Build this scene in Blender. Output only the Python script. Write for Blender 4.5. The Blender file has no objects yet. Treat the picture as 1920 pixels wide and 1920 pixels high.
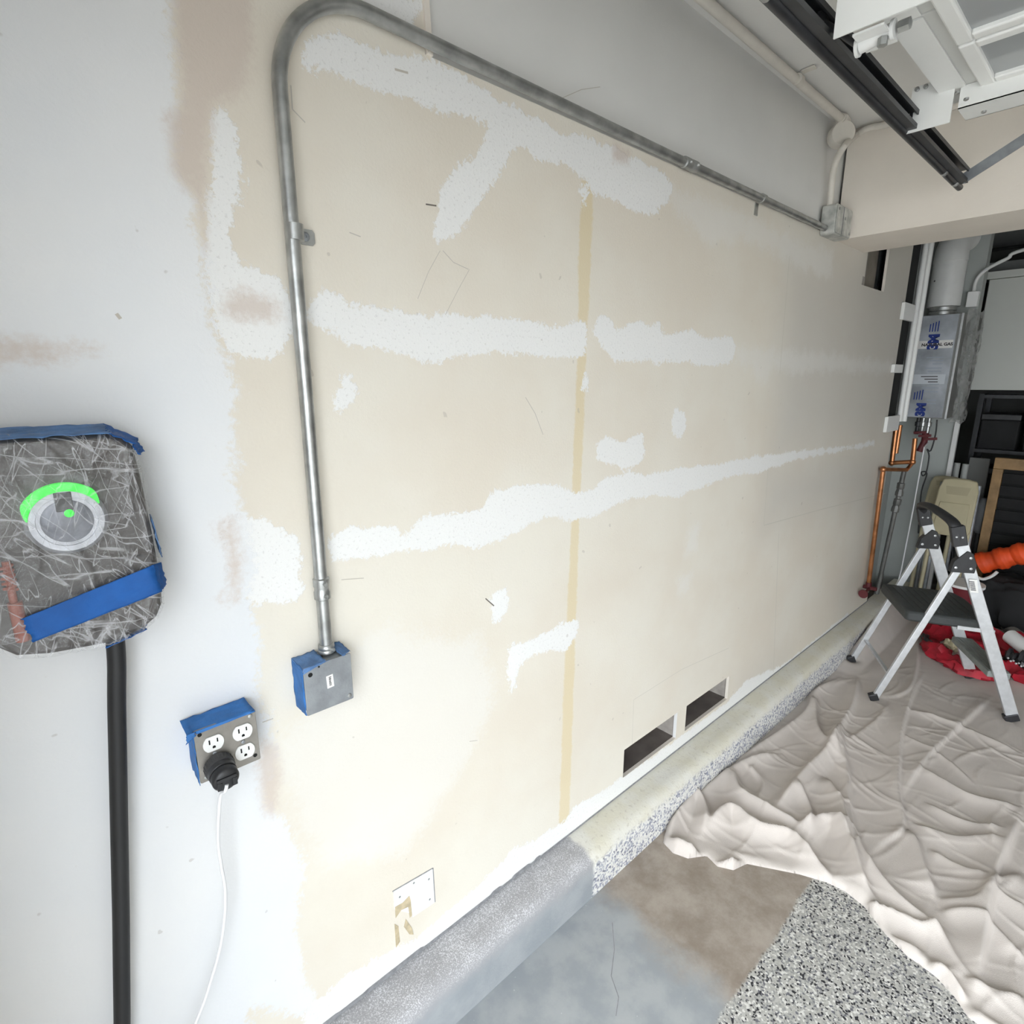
import bpy, bmesh, math, random
import numpy as np
from mathutils import Vector, Matrix
random.seed(7)
SC = bpy.context.scene
COL = SC.collection

# ------------------------------------------------------------------ camera
FPX = 1050.0                      # focal length in pixels of the 1920 px frame
CAM = np.array([0.0, -1.05, 1.64])
YAW, PITCH, ROLL = np.radians([48.04, -13.26, -0.14])
_f = np.array([np.cos(PITCH)*np.cos(YAW), np.cos(PITCH)*np.sin(YAW), np.sin(PITCH)])
_r = np.array([np.sin(YAW), -np.cos(YAW), 0.0]); _u = np.cross(_r, _f)
RIGHT = np.cos(ROLL)*_r + np.sin(ROLL)*_u
UP = -np.sin(ROLL)*_r + np.cos(ROLL)*_u
FWD = _f
cd = bpy.data.cameras.new('camera'); cam = bpy.data.objects.new('camera', cd); COL.objects.link(cam)
cd.sensor_width = 36.0; cd.lens = 36.0*FPX/1920.0; cd.clip_start = 0.02; cd.clip_end = 200
m = Matrix((RIGHT, UP, -FWD)).transposed().to_4x4(); m.translation = Vector(CAM)
cam.matrix_world = m
SC.camera = cam

# ------------------------------------------------------------------ light
world = bpy.data.worlds.new('overcast_sky'); SC.world = world; world.use_nodes = True
wn = world.node_tree.nodes; wl = world.node_tree.links
# overcast dome: brighter overhead than at the horizon
wtc = wn.new('ShaderNodeTexCoord'); wsx = wn.new('ShaderNodeSeparateXYZ'); wl.new(wtc.outputs['Generated'], wsx.inputs[0])
wmr = wn.new('ShaderNodeMapRange'); wmr.inputs[3].default_value = 4.3; wmr.inputs[4].default_value = 7.2; wl.new(wsx.outputs[2], wmr.inputs[0])
wn['Background'].inputs[0].default_value = (0.88, 0.94, 1.0, 1); wl.new(wmr.outputs[0], wn['Background'].inputs[1])
SC.view_settings.view_transform = 'Standard'; SC.view_settings.look = 'None'
SC.view_settings.exposure = 0.70; SC.view_settings.gamma = 1.0
SC.view_settings.use_curve_mapping = False

# ------------------------------------------------------------------ measuring helpers (picture point -> point on a real plane)
def _ray(px, py): return RIGHT*((px-960)/FPX) - UP*((py-960)/FPX) + FWD
def _pl(px, py, ax, val):
    v = _ray(px, py); return CAM + v*((val-CAM[ax])/v[ax])
def on_wall(px, py, y=0.0): return _pl(px, py, 1, y)
def on_floor(px, py, z=0.0): return _pl(px, py, 2, z)
def at_x(px, py, x): return _pl(px, py, 0, x)

# ------------------------------------------------------------------ mesh builder
class MB:
    def __init__(s): s.v = []; s.f = []
    def add(s, vs, fs):
        n = len(s.v); s.v += [tuple(map(float, p)) for p in vs]; s.f += [tuple(i+n for i in f) for f in fs]; return s
    def box(s, a, b):
        x0, y0, z0 = map(min, zip(a, b)); x1, y1, z1 = map(max, zip(a, b))
        return s.add([(x0,y0,z0),(x1,y0,z0),(x1,y1,z0),(x0,y1,z0),(x0,y0,z1),(x1,y0,z1),(x1,y1,z1),(x0,y1,z1)],
                     [(0,3,2,1),(4,5,6,7),(0,1,5,4),(1,2,6,5),(2,3,7,6),(3,0,4,7)])
    def bar(s, p, q, w, h, side):
        """rectangular bar p->q, w across 'side', h across the third axis"""
        p = Vector(p); q = Vector(q); d = (q-p).normalized(); sd = Vector(side); sd = (sd - d*sd.dot(d)).normalized(); t = d.cross(sd)
        vs = [c + sd*(a*w/2) + t*(b*h/2) for c in (p, q) for a, b in ((-1,-1),(1,-1),(1,1),(-1,1))]
        return s.add(vs, [(0,3,2,1),(4,5,6,7),(0,1,5,4),(1,2,6,5),(2,3,7,6),(3,0,4,7)])
    def tube(s, pts, r, seg=12, caps=True):
        pts = [Vector(p) for p in pts]; n = len(pts)
        rs = r if hasattr(r, '__len__') else [r]*n
        tan = []
        for i in range(n):
            a = pts[max(i-1,0)]; b = pts[min(i+1,n-1)]; tan.append((b-a).normalized())
        ref = Vector((0,0,1)) if abs(tan[0].z) < 0.9 else Vector((1,0,0))
        u = (ref - tan[0]*ref.dot(tan[0])).normalized(); vs = []
        for i in range(n):
            u = (u - tan[i]*u.dot(tan[i])).normalized(); w = tan[i].cross(u)
            for k in range(seg):
                a = 2*math.pi*k/seg; vs.append(pts[i] + (u*math.cos(a) + w*math.sin(a))*rs[i])
        fs = [(i*seg+k, i*seg+(k+1)%seg, (i+1)*seg+(k+1)%seg, (i+1)*seg+k) for i in range(n-1) for k in range(seg)]
        if caps: fs += [tuple(reversed(range(seg))), tuple(range((n-1)*seg, n*seg))]
        return s.add(vs, fs)
    def lathe(s, prof, o, axis, seg=28):
        """profile [(radius, height)] about axis through o"""
        ax = Vector(axis).normalized(); ref = Vector((0,0,1)) if abs(ax.z) < .9 else Vector((1,0,0))
        u = (ref - ax*ref.dot(ax)).normalized(); w = ax.cross(u); o = Vector(o); vs = []
        for r, h in prof:
            for k in range(seg):
                a = 2*math.pi*k/seg; vs.append(o + ax*h + (u*math.cos(a)+w*math.sin(a))*r)
        n = len(prof)
        fs = [(i*seg+k, i*seg+(k+1)%seg, (i+1)*seg+(k+1)%seg, (i+1)*seg+k) for i in range(n-1) for k in range(seg)]
        fs += [tuple(reversed(range(seg))), tuple(range((n-1)*seg, n*seg))]
        return s.add(vs, fs)
    def prism(s, poly, fn, d0, d1):
        """extrude 2D polygon; fn(a,b,d) -> point"""
        n = len(poly); vs = [fn(a,b,d0) for a,b in poly] + [fn(a,b,d1) for a,b in poly]
        fs = [tuple(range(n-1,-1,-1)), tuple(range(n,2*n))] + [(i,(i+1)%n,n+(i+1)%n,n+i) for i in range(n)]
        return s.add(vs, fs)
    def grid(s, P):
        """P array (ny,nx,3)"""
        ny, nx = P.shape[:2]; vs = P.reshape(-1,3)
        fs = [(j*nx+i, j*nx+i+1, (j+1)*nx+i+1, (j+1)*nx+i) for j in range(ny-1) for i in range(nx-1)]
        return s.add(vs, fs)
    def ball(s, c, r, seg=16, ring=10, sc=(1,1,1)):
        vs = []; fs = []
        for j in range(ring+1):
            t = math.pi*j/ring
            for k in range(seg):
                a = 2*math.pi*k/seg
                vs.append((c[0]+r*sc[0]*math.sin(t)*math.cos(a), c[1]+r*sc[1]*math.sin(t)*math.sin(a), c[2]+r*sc[2]*math.cos(t)))
        for j in range(ring):
            for k in range(seg): fs.append((j*seg+k, (j+1)*seg+k, (j+1)*seg+(k+1)%seg, j*seg+(k+1)%seg))
        return s.add(vs, fs)

WL = {}                            # world location of every object made
def build(name, mb, mat, parent=None, loc=None, smooth=40, bevel=0, label=None):
    base = WL[parent] if parent is not None else (Vector(loc) if loc is not None else Vector((0,0,0)))
    org = Vector(loc) if loc is not None else base
    me = bpy.data.meshes.new(name)
    me.from_pydata([(x-org.x, y-org.y, z-org.z) for x,y,z in mb.v], [], mb.f); me.update()
    bm = bmesh.new(); bm.from_mesh(me); bmesh.ops.recalc_face_normals(bm, faces=bm.faces); bm.to_mesh(me); bm.free()
    if smooth:
        me.polygons.foreach_set('use_smooth', [True]*len(me.polygons)); me.set_sharp_from_angle(angle=math.radians(smooth))
    me.materials.append(mat)
    o = bpy.data.objects.new(name, me); COL.objects.link(o)
    if parent is not None: o.parent = parent; o.location = org - base
    else: o.location = org
    WL[o] = org
    if bevel:
        b = o.modifiers.new('bevel', 'BEVEL'); b.width = bevel; b.segments = 2; b.limit_method = 'ANGLE'; b.angle_limit = math.radians(40)
    if label: o['label'] = label
    return o
def thing(name, loc, label, cat, group=None):
    o = bpy.data.objects.new(name, None); COL.objects.link(o); o.location = loc; o.empty_display_size = .05
    WL[o] = Vector(loc); o['label'] = label; o['category'] = cat
    if group: o['group'] = group
    return o
def tag(o, label, cat, group=None):
    o['label'] = label; o['category'] = cat
    if group: o['group'] = group
    return o
def struct(o, label=None):
    o['kind'] = 'structure'
    if label: o['label'] = label
    return o

# ------------------------------------------------------------------ materials
def nodes(name):
    m = bpy.data.materials.new(name); m.use_nodes = True
    return m, m.node_tree.nodes, m.node_tree.links, m.node_tree.nodes['Principled BSDF']
def mat(name, col, rough=.6, metal=0.0, vary=0.0, scale=8.0, bump=0.0, bscale=80.0, col2=None, emit=None, spec=.5):
    m, n, l, b = nodes(name)
    b.inputs['Roughness'].default_value = rough; b.inputs['Metallic'].default_value = metal; b.inputs['Specular IOR Level'].default_value = spec
    tc = n.new('ShaderNodeTexCoord')
    nz = n.new('ShaderNodeTexNoise'); nz.inputs['Scale'].default_value = scale; nz.inputs['Detail'].default_value = 6
    l.new(tc.outputs['Object'], nz.inputs['Vector'])
    cr = n.new('ShaderNodeValToRGB'); cr.color_ramp.elements[0].position = .35; cr.color_ramp.elements[1].position = .65
    c2 = col2 if col2 else tuple(c*(1-vary) for c in col)
    cr.color_ramp.elements[0].color = (*c2, 1); cr.color_ramp.elements[1].color = (*col, 1)
    l.new(nz.outputs['Fac'], cr.inputs['Fac']); l.new(cr.outputs['Color'], b.inputs['Base Color'])
    if bump:
        bz = n.new('ShaderNodeTexNoise'); bz.inputs['Scale'].default_value = bscale; bz.inputs['Detail'].default_value = 4
        l.new(tc.outputs['Object'], bz.inputs['Vector'])
        bp = n.new('ShaderNodeBump'); bp.inputs['Strength'].default_value = bump; bp.inputs['Distance'].default_value = .004
        l.new(bz.outputs['Fac'], bp.inputs['Height']); l.new(bp.outputs['Normal'], b.inputs['Normal'])
    if emit:
        b.inputs['Emission Color'].default_value = (*emit[0], 1); b.inputs['Emission Strength'].default_value = emit[1]
    return m
class NT:
    """small helper to chain math / mix nodes"""
    def __init__(s, n, l): s.n = n; s.l = l
    def link(s, a, inp):
        if isinstance(a, (int, float)): inp.default_value = a
        elif isinstance(a, tuple): inp.default_value = (*a, 1) if len(a) == 3 else a
        else: s.l.new(a, inp)
    def math(s, op, a, b=0.0, c=None, clamp=False):
        x = s.n.new('ShaderNodeMath'); x.operation = op; x.use_clamp = clamp
        s.link(a, x.inputs[0]); s.link(b, x.inputs[1])
        if c is not None: s.link(c, x.inputs[2])
        return x.outputs[0]
    def mix(s, f, a, b):
        x = s.n.new('ShaderNodeMix'); x.data_type = 'RGBA'
        s.link(f, x.inputs[0]); s.link(a, x.inputs[6]); s.link(b, x.inputs[7]); return x.outputs[2]
    def step(s, v, e0, e1):
        x = s.n.new('ShaderNodeMapRange'); x.interpolation_type = 'SMOOTHSTEP'
        s.link(v, x.inputs[0]); s.link(e0, x.inputs[1]); s.link(e1, x.inputs[2]); return x.outputs[0]
    def noise(s, vec, scale, detail=5, rough=.55):
        x = s.n.new('ShaderNodeTexNoise'); x.inputs['Scale'].default_value = scale; x.inputs['Detail'].default_value = detail; x.inputs['Roughness'].default_value = rough
        s.l.new(vec, x.inputs['Vector']); return x.outputs['Fac']
    def attr(s, name):
        x = s.n.new('ShaderNodeAttribute'); x.attribute_name = name; return x.outputs['Fac']
    def bump(s, h, strength, dist=.003):
        x = s.n.new('ShaderNodeBump'); x.inputs['Strength'].default_value = strength; x.inputs['Distance'].default_value = dist
        s.l.new(h, x.inputs['Height']); return x.outputs[0]

M = {}
M['galv'] = mat('galvanised_steel', (.50,.51,.50), .38, .85, .35, 25, .1, 120)
M['galv_dull'] = mat('dull_zinc_plate', (.36,.38,.40), .5, .55, .22, 30, .1, 200)
M['steel_plate'] = mat('worn_steel_plate', (.34,.32,.29), .5, .6, .2, 30, .1, 200)
M['alu'] = mat('brushed_aluminium', (.62,.63,.64), .42, .55, .12, 40)
M['white_plastic'] = mat('white_plastic', (.82,.82,.80), .4)
M['white_cord'] = mat('white_cord', (.80,.80,.81), .5)
M['black_rubber'] = mat('black_rubber', (.012,.012,.013), .55)
M['black_plastic'] = mat('black_plastic', (.022,.022,.024), .45, 0, .3, 30)
M['black_steel'] = mat('black_painted_steel', (.028,.029,.032), .38, .1, .4, 20)
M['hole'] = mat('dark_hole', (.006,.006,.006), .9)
M['tape'] = mat('blue_masking_tape', (.006,.10,.37), .7, 0, .25, 22, .5, 60)
M['tape_box'] = mat('blue_tape_on_boxes', (.035,.18,.50), .7, 0, .3, 22, .5, 60)
M['tape_faded'] = mat('blue_tape_folded', (.11,.235,.48), .6, 0, .45, 30, .6, 60)
M['wall_paint'] = mat('cream_paint', (.80,.735,.65), .7, 0, .06, 4, .15, 90)
M['ceil_paint'] = mat('ceiling_paint', (.78,.765,.73), .75, 0, .05, 3, .15, 90)
M['upper_paint'] = mat('grey_primer_plaster', (.72,.71,.68), .75, 0, .05, 3, .1, 60)
M['cream_conduit'] = mat('cream_painted_pipe', (.70,.66,.59), .55, 0, .08, 20)
M['door_white'] = mat('white_door_enamel', (.80,.80,.77), .4, 0, .04, 6)
M['door_grey'] = mat('grey_white_door_skin', (.62,.62,.59), .5, 0, .05, 6)
M['window_grey'] = mat('frosted_window_pane', (.34,.35,.35), .12)
M['cloth'] = mat('canvas_drop_cloth', (.61,.555,.51), .9, 0, .08, 9, .25, 500, spec=.2)
M['copper'] = mat('copper_pipe', (.62,.27,.12), .35, .85, .4, 18)
M['black_iron'] = mat('grey_gas_pipe', (.20,.20,.19), .5, .4, .3, 18)
M['white_enamel'] = mat('white_vent_enamel', (.70,.70,.68), .4, 0, .06, 12)
M['dark_red'] = mat('dark_red_valve', (.12,.018,.022), .5)
M['red_nylon'] = mat('red_nylon_fabric', (.48,.012,.03), .55, 0, .5, 14, .5, 50)
M['orange_nylon'] = mat('orange_quilted_fabric', (.85,.085,.012), .6, 0, .3, 10, .4, 40)
M['beige_resin'] = mat('beige_resin', (.45,.40,.26), .5, 0, .08, 12)
M['wood'] = mat('brown_wood', (.33,.20,.085), .6, 0, .35, 14)
M['old_wood'] = mat('weathered_stud_wood', (.42,.38,.34), .8, 0, .3, 20, .3, 60)
M['dark_sheath'] = mat('dark_cavity_board', (.16,.135,.12), .9, 0, .4, 10)
M['dark_fabric'] = mat('black_bag_fabric', (.012,.012,.013), .8, 0, .4, 8, .4, 40)
M['tread_dark'] = mat('dark_grey_tread', (.042,.046,.046), .6, 0, .2, 30, .3, 120)
M['sticker'] = mat('paper_sticker', (.80,.79,.76), .6)
M['ink'] = mat('dark_print', (.06,.055,.055), .7)
M['navy_ink'] = mat('navy_print', (.012,.035,.22), .5)
M['film'] = mat('blue_grey_protective_film', (.50,.53,.57), .3, .0, .45, 6, .3, 25)
M['heater_side'] = mat('grey_heater_casing', (.25,.25,.24), .4, .1, .1, 5)
M['cabinet'] = mat('off_white_cabinet', (.56,.57,.53), .5, 0, .03, 3)
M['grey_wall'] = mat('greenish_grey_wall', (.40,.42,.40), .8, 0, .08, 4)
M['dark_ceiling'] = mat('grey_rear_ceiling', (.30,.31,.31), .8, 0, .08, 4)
M['shade_wall'] = mat('shade_darkened_wall', (.07,.07,.068), .85, 0, .2, 3)  # colour darkened to stand in for the black shadows under the wall cabinet
M['green_led'] = mat('green_status_light', (.02,.5,.04), .4, emit=((.02,.9,.04), .48))
M['dial_alu'] = mat('silver_dial', (.55,.57,.62), .35, .5, .2, 60)
M['dial_grey'] = mat('grey_dial_face', (.20,.21,.25), .4, .2, .3, 40)
M['charger_body'] = mat('charcoal_charger_plastic', (.062,.053,.048), .5, 0, .35, 9)
M['orange'] = mat('orange_coil_plastic', (.26,.05,.018), .5)
M['driveway'] = mat('driveway_concrete', (.38,.37,.355), .9, 0, .1, 3)
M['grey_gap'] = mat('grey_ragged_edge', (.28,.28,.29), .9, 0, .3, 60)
M['torn'] = mat('torn_brown_paper', (.60,.50,.33), .9, 0, .3, 50)
M['patch_white'] = mat('white_plate', (.76,.76,.75), .6)
M['pencil'] = mat('pencil_grey', (.50,.465,.41), .9)
M['pencil_dark'] = mat('pencil_dark', (.16,.14,.12), .9)
M['seam'] = mat('faint_seam_line', (.58,.55,.48), .9)

# ------------------------------------------------------------------ main wall: drywall with patches
def sdf_poly(P, X, Z):
    """signed distance, positive inside"""
    P = np.asarray(P, float); n = len(P); d = np.full(X.shape, 1e9); ins = np.zeros(X.shape, bool)
    for i in range(n):
        a = P[i]; b = P[(i+1) % n]; e = b-a; wx = X-a[0]; wz = Z-a[1]
        t = np.clip((wx*e[0]+wz*e[1])/max(e@e, 1e-12), 0, 1)
        d = np.minimum(d, (wx-e[0]*t)**2+(wz-e[1]*t)**2)
        c = (a[1] > Z) != (b[1] > Z)
        with np.errstate(divide='ignore', invalid='ignore'):
            ins ^= c & (X < (b[0]-a[0])*(Z-a[1])/(b[1]-a[1]+1e-15)+a[0])
    d = np.sqrt(d); return np.where(ins, d, -d)
def wp(pts): return [(on_wall(x, y)[0], on_wall(x, y)[2]) for x, y in pts]
PAINT = [[(-.9,2.7)] + wp([(322,-40),(320,60),(330,170),(320,230),(335,330),(365,380),(375,430),(385,500),(395,560),(400,620),(420,660),(440,700),(442,760),(440,830),(442,900),(455,960),(462,1000),(480,1060),(470,1130),(490,1190),(492,1240),(480,1290),(500,1350),(512,1420),(500,1500),(530,1540),(558,1590),(572,1640),(560,1700),(555,1780),(575,1850),(600,1905)]) + [(.19,.35),(.2,.1),(-1.3,.1),(-1.3,2.7)]]
MUD = [wp(p) for p in [
 [(555,75),(640,65),(700,90),(760,100),(860,140),(930,185),(985,215),(1060,250),(1140,270),(1200,300),(1245,320),(1260,350),(1250,380),(1225,400),(1180,395),(1150,370),(1115,365),(1100,335),(1060,310),(1010,300),(985,275),(960,290),(930,330),(900,380),(870,420),(850,450),(815,455),(808,425),(820,390),(830,350),(850,320),(890,290),(910,260),(920,235),(880,220),(830,215),(790,205),(750,180),(700,160),(670,155),(620,140),(570,130)],
 [(595,548),(615,542),(650,568),(720,575),(770,590),(830,590),(900,590),(980,600),(1040,612),(1100,603),(1100,660),(1060,672),(1000,665),(940,660),(900,665),(860,668),(830,680),(790,675),(740,660),(690,655),(650,648),(630,628),(580,605),(580,580)],
 [(1120,590),(1140,590),(1155,620),(1180,605),(1205,605),(1215,612),(1235,605),(1245,630),(1260,625),(1290,618),(1310,625),(1330,635),(1370,630),(1380,650),(1370,680),(1340,685),(1290,680),(1250,675),(1230,683),(1210,675),(1180,678),(1150,675),(1130,650),(1113,620)],
 [(620,1010),(660,985),(710,985),(760,1005),(800,965),(850,960),(900,955),(930,920),(975,910),(1010,905),(1050,910),(1075,925),(1110,915),(1140,895),(1180,885),(1210,890),(1270,880),(1330,872),(1400,858),(1500,845),(1600,835),(1640,825),(1640,835),(1550,850),(1480,865),(1430,885),(1360,895),(1300,920),(1270,935),(1220,930),(1170,940),(1120,965),(1070,975),(1020,970),(960,1000),(900,1025),(850,1020),(800,1030),(750,1035),(680,1050),(625,1050)],
 [(640,700),(660,705),(670,725),(660,755),(640,772),(625,765),(625,740),(640,730)],
 [(1120,830),(1140,815),(1165,825),(1205,815),(1210,850),(1200,870),(1170,880),(1140,865),(1118,865)],
 [(1268,765),(1285,775),(1288,800),(1275,825),(1262,815),(1260,790)],
 [(955,1210),(1000,1200),(1050,1170),(1085,1160),(1080,1200),(1060,1220),(1000,1225),(975,1250),(970,1290),(955,1300),(950,1250)],
 [(925,1110),(950,1100),(955,1130),(945,1160),(925,1170),(918,1140)],
 [(393,220),(415,195),(440,240),(455,330),(455,380),(430,420),(430,470),(450,500),(500,510),(530,525),(545,560),(548,620),(530,655),(500,672),(460,668),(430,660),(400,610),(390,540),(385,460),(385,380),(395,300)],
 [(440,970),(500,975),(555,1010),(565,1060),(565,1110),(550,1130),(500,1130),(470,1140),(430,1100),(410,1000)],
 [(560,1905),(640,1840),(720,1790),(780,1760),(850,1700),(920,1640),(960,1595),(1000,1575),(1060,1540),(1080,1510),(1120,1490),(1168,1457),(1250,1400),(1365,1315),(1400,1275),(1470,1245),(1590,1150),(1590,1190),(1060,1600),(600,1960)],
 [(640,-10),(800,-10),(780,55),(740,40),(690,15)],
 [(1085,350),(1102,350),(1098,395),(1088,392)],[(1094,695),(1105,700),(1102,740),(1092,730)],
]]
FAINT = [wp(p) for p in [
 [(1255,350),(1350,385),(1430,420),(1520,460),(1560,470),(1560,520),(1500,500),(1440,470),(1400,450),(1340,455),(1320,450),(1270,400)],
 [(1380,650),(1450,655),(1540,663),(1640,675),(1690,680),(1690,700),(1560,695),(1500,700),(1450,690),(1440,710),(1420,715),(1410,690),(1380,680)],
 [(1290,990),(1310,985),(1305,1030),(1285,1040)],[(1275,1080),(1295,1075),(1290,1110),(1272,1115)],
 [(640,1230),(720,1180),(900,1200),(930,1300),(880,1420),(760,1600),(620,1620),(560,1560),(520,1400),(560,1360)]]]
PINK = [wp(p) for p in [
 [(320,-30),(470,-30),(475,90),(470,160),(440,190),(400,200),(395,300),(390,380),(387,470),(375,430),(370,370),(340,345),(318,320),(318,220),(340,200),(335,110)],
 [(420,560),(450,545),(520,555),(530,590),(510,605),(480,610),(430,600),(410,585)],
 [(405,980),(440,970),(448,1010),(455,1050),(450,1120),(430,1100),(425,1040),(405,1010)],
 [(-60,630),(130,640),(200,660),(130,680),(-60,690)],
 [(480,1380),(520,1400),(530,1470),(520,1530),(490,1530),(480,1460)],
 [(400,1115),(450,1110),(450,1125),(400,1130)],
 [(1150,265),(1185,280),(1180,310),(1150,300)]]]
TAPE = [wp([(1090,340),(1112,340),(1108,500),(1100,640),(1092,850),(1085,1000),(1080,1160),(1075,1300),(1070,1450),(1065,1555),(1048,1555),(1055,1350),(1062,1180),(1072,980),(1075,850),(1085,640),(1085,500)])]
GREY = [wp([(1440,885),(1560,860),(1700,835),(1690,930),(1540,955),(1430,985)]),
        wp([(1482,480),(1600,460)]) + [(4.6,2.3),(4.6,1.3)] + wp([(1640,825),(1500,850),(1452,860),(1462,700)]),
        wp([(1420,1262),(1450,1240),(1470,1245),(1440,1280),(1400,1300),(1390,1290)])]

# openings in the drywall (x0,x1,z0,z1)
v0 = on_wall(1168,1457); v1 = on_wall(1366,1268)
VX0, VX1 = float(v0[0]), float(on_wall(1366,1290)[0]); VZ0, VZ1 = .218, .335
SX0, SX1 = float(on_wall(1267,1385)[0]), float(on_wall(1284,1370)[0])
HX0, HX1, HZ0, HZ1 = 3.33, 3.66, 2.10, 2.60
HOLES = [(VX0,SX0,VZ0,VZ1),(SX1,VX1,VZ0,VZ1),(HX0,HX1,2.13,2.60),(HX0-.03,HX1,HZ0,2.14),
         (.72,2.91,2.256,2.70),(4.07,4.4,1.37,2.70),(4.22,4.4,.1,1.38)]
WALL_X = np.unique(np.round(np.concatenate([np.arange(-.27,4.25,.015), [h[i] for h in HOLES for i in (0,1)]]), 4)); WALL_X = WALL_X[WALL_X <= 4.2501]
WALL_Z = np.unique(np.round(np.concatenate([np.arange(.157,2.68,.015), [.157,2.68], [h[i] for h in HOLES for i in (2,3)]]), 4)); WALL_Z = WALL_Z[(WALL_Z >= .157) & (WALL_Z <= 2.6801)]
GX, GZ = np.meshgrid(WALL_X, WALL_Z)
me = bpy.data.meshes.new('wall_left')
nx, nz = len(WALL_X), len(WALL_Z)
J, I = np.meshgrid(np.arange(nz-1), np.arange(nx-1), indexing='ij')
cx = (WALL_X[I]+WALL_X[I+1])/2; cz = (WALL_Z[J]+WALL_Z[J+1])/2
keep = np.ones(cx.shape, bool)
for x0,x1,z0,z1 in HOLES: keep &= ~((cx > x0) & (cx < x1) & (cz > z0) & (cz < z1))
q = (J*nx+I)[keep]; quads = np.stack([q, q+1, q+nx+1, q+nx], 1)
verts = np.stack([GX.ravel(), np.zeros(GX.size), GZ.ravel()], 1)
me.from_pydata(verts.tolist(), [], quads.tolist()); me.update()
def put(name, polys):
    s = np.full(GX.shape, -9.0)
    for p in polys: s = np.maximum(s, sdf_poly(p, GX, GZ))
    a = me.attributes.new(name, 'FLOAT', 'POINT'); a.data.foreach_set('value', np.clip(s, -.4, .4).astype(np.float32).ravel())
for nm, ps in (('paint',PAINT),('mud',MUD),('faint',FAINT),('pink',PINK),('tape',TAPE),('grey',GREY)): put(nm, ps)
wm, n, l, b = nodes('patched_drywall'); T = NT(n, l)
tc = n.new('ShaderNodeTexCoord').outputs['Object']
n1 = T.math('SUBTRACT', T.noise(tc, 14, 6), .5); n2 = T.math('SUBTRACT', T.noise(tc, 90, 4, .7), .5); n3 = T.noise(tc, 150, 3, .6); big = T.noise(tc, 2.2, 4)
edge = T.math('ADD', T.math('MULTIPLY', n1, .05), T.math('MULTIPLY', n2, .05))
def mask(at, w=.004, k=1.0): return T.step(T.math('ADD', T.attr(at), T.math('MULTIPLY', edge, k)), -w, w)
base = T.mix(T.step(big, .35, .65), (.695,.638,.545), (.73,.69,.605))
base = T.mix(T.math('MULTIPLY', T.step(T.noise(tc, 45, 5), .55, .75), .10), base, (.60,.55,.46))
c = T.mix(T.math('MULTIPLY', T.step(T.attr('grey'), -.22, .22), .75), base, (.58,.555,.51))
c = T.mix(T.math('MULTIPLY', mask('tape', .005, .35), .55), c, (.66,.535,.28))
c = T.mix(T.math('MULTIPLY', T.step(T.math('ADD', T.attr('faint'), T.math('MULTIPLY', edge, 2.0)), -.03, .03), .45), c, (.76,.75,.72))
pit = T.step(n3, .57, .68)
mudc = T.mix(T.math('MULTIPLY', pit, .45), (.79,.785,.765), (.55,.54,.52))
c = T.mix(mask('mud', .004, 1.0), c, mudc)
paintc = T.mix(T.step(big, .3, .7), (.76,.76,.755), (.715,.73,.745))
c = T.mix(mask('paint', .012, 1.3), c, paintc)
c = T.mix(T.math('MULTIPLY', T.step(T.math('ADD', T.attr('pink'), T.math('MULTIPLY', edge, .8)), -.012, .018), .75), c, (.60,.515,.45))
dots = T.step(T.noise(tc, 33, 2, .4), .74, .77)
c = T.mix(T.math('MULTIPLY', dots, .35), c, (.36,.32,.28))
l.new(c, b.inputs['Base Color']); b.inputs['Roughness'].default_value = .72; b.inputs['Specular IOR Level'].default_value = .3
hb = T.math('ADD', T.math('MULTIPLY', T.noise(tc, 150, 3), .5), T.math('ADD', T.math('MULTIPLY', mask('mud'), .6), T.math('MULTIPLY', mask('paint', .01, 1.3), .4)))
l.new(T.bump(hb, .35, .003), b.inputs['Normal'])
me.materials.append(wm)
wall = bpy.data.objects.new('wall_left', me); COL.objects.link(wall); WL[wall] = Vector((0,0,0)); struct(wall, 'patched cream and white drywall of the garage side wall')
# thickness of the sheet where it is cut, studs, cavities and a gap-shade block
mb = MB(); t = .014
mb.prism([(.722,2.256),(.735,2.256),(.712,2.66),(.70,2.66)], lambda a,b_,d:(a,d,b_), -.006, .02)
mb.box((.72,.0006,2.24),(2.91,.02,2.2555))
for x0,x1,z0,z1 in ((VX0,SX0,VZ0,VZ1),(SX1,VX1,VZ0,VZ1),(HX0-.03,HX1,HZ0,2.60)):
    mb.box((x0-.004,.0006,z0-.004),(x1+.004,t,z0)); mb.box((x0-.004,.0006,z1),(x1+.004,t,z1+.004))
    mb.box((x0-.004,.0006,z0),(x0,t,z1)); mb.box((x1,.0006,z0),(x1+.004,t,z1))
mb.box((4.05,.0006,1.37),(4.07,t,2.66)); mb.box((4.2,.0006,.15),(4.22,t,1.37)); mb.box((4.07,.0006,1.35),(4.22,t,1.37))
build('cut_edge', mb, M['wall_paint'], wall)
build('upper_wall', MB().box((.70,.0125,2.24),(3.0,.03,2.68)), M['upper_paint'], wall)
def cavity(x0, x1, z0, z1, depth):
    mb = MB()
    mb.box((x0,depth,z0-.1),(x1,depth+.01,z1+.3)); mb.box((x0,t,z1+.25),(x1,depth,z1+.26))
    return build('cavity_board', mb, M['dark_sheath'], wall)
cavity(VX0-.05, VX1+.05, VZ0, VZ1, .14)
build('sill_plate', MB().box((VX0-.12,.0145,.12),(VX1+.12,.14,VZ0-.001)), M['dark_sheath'], wall)
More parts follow.
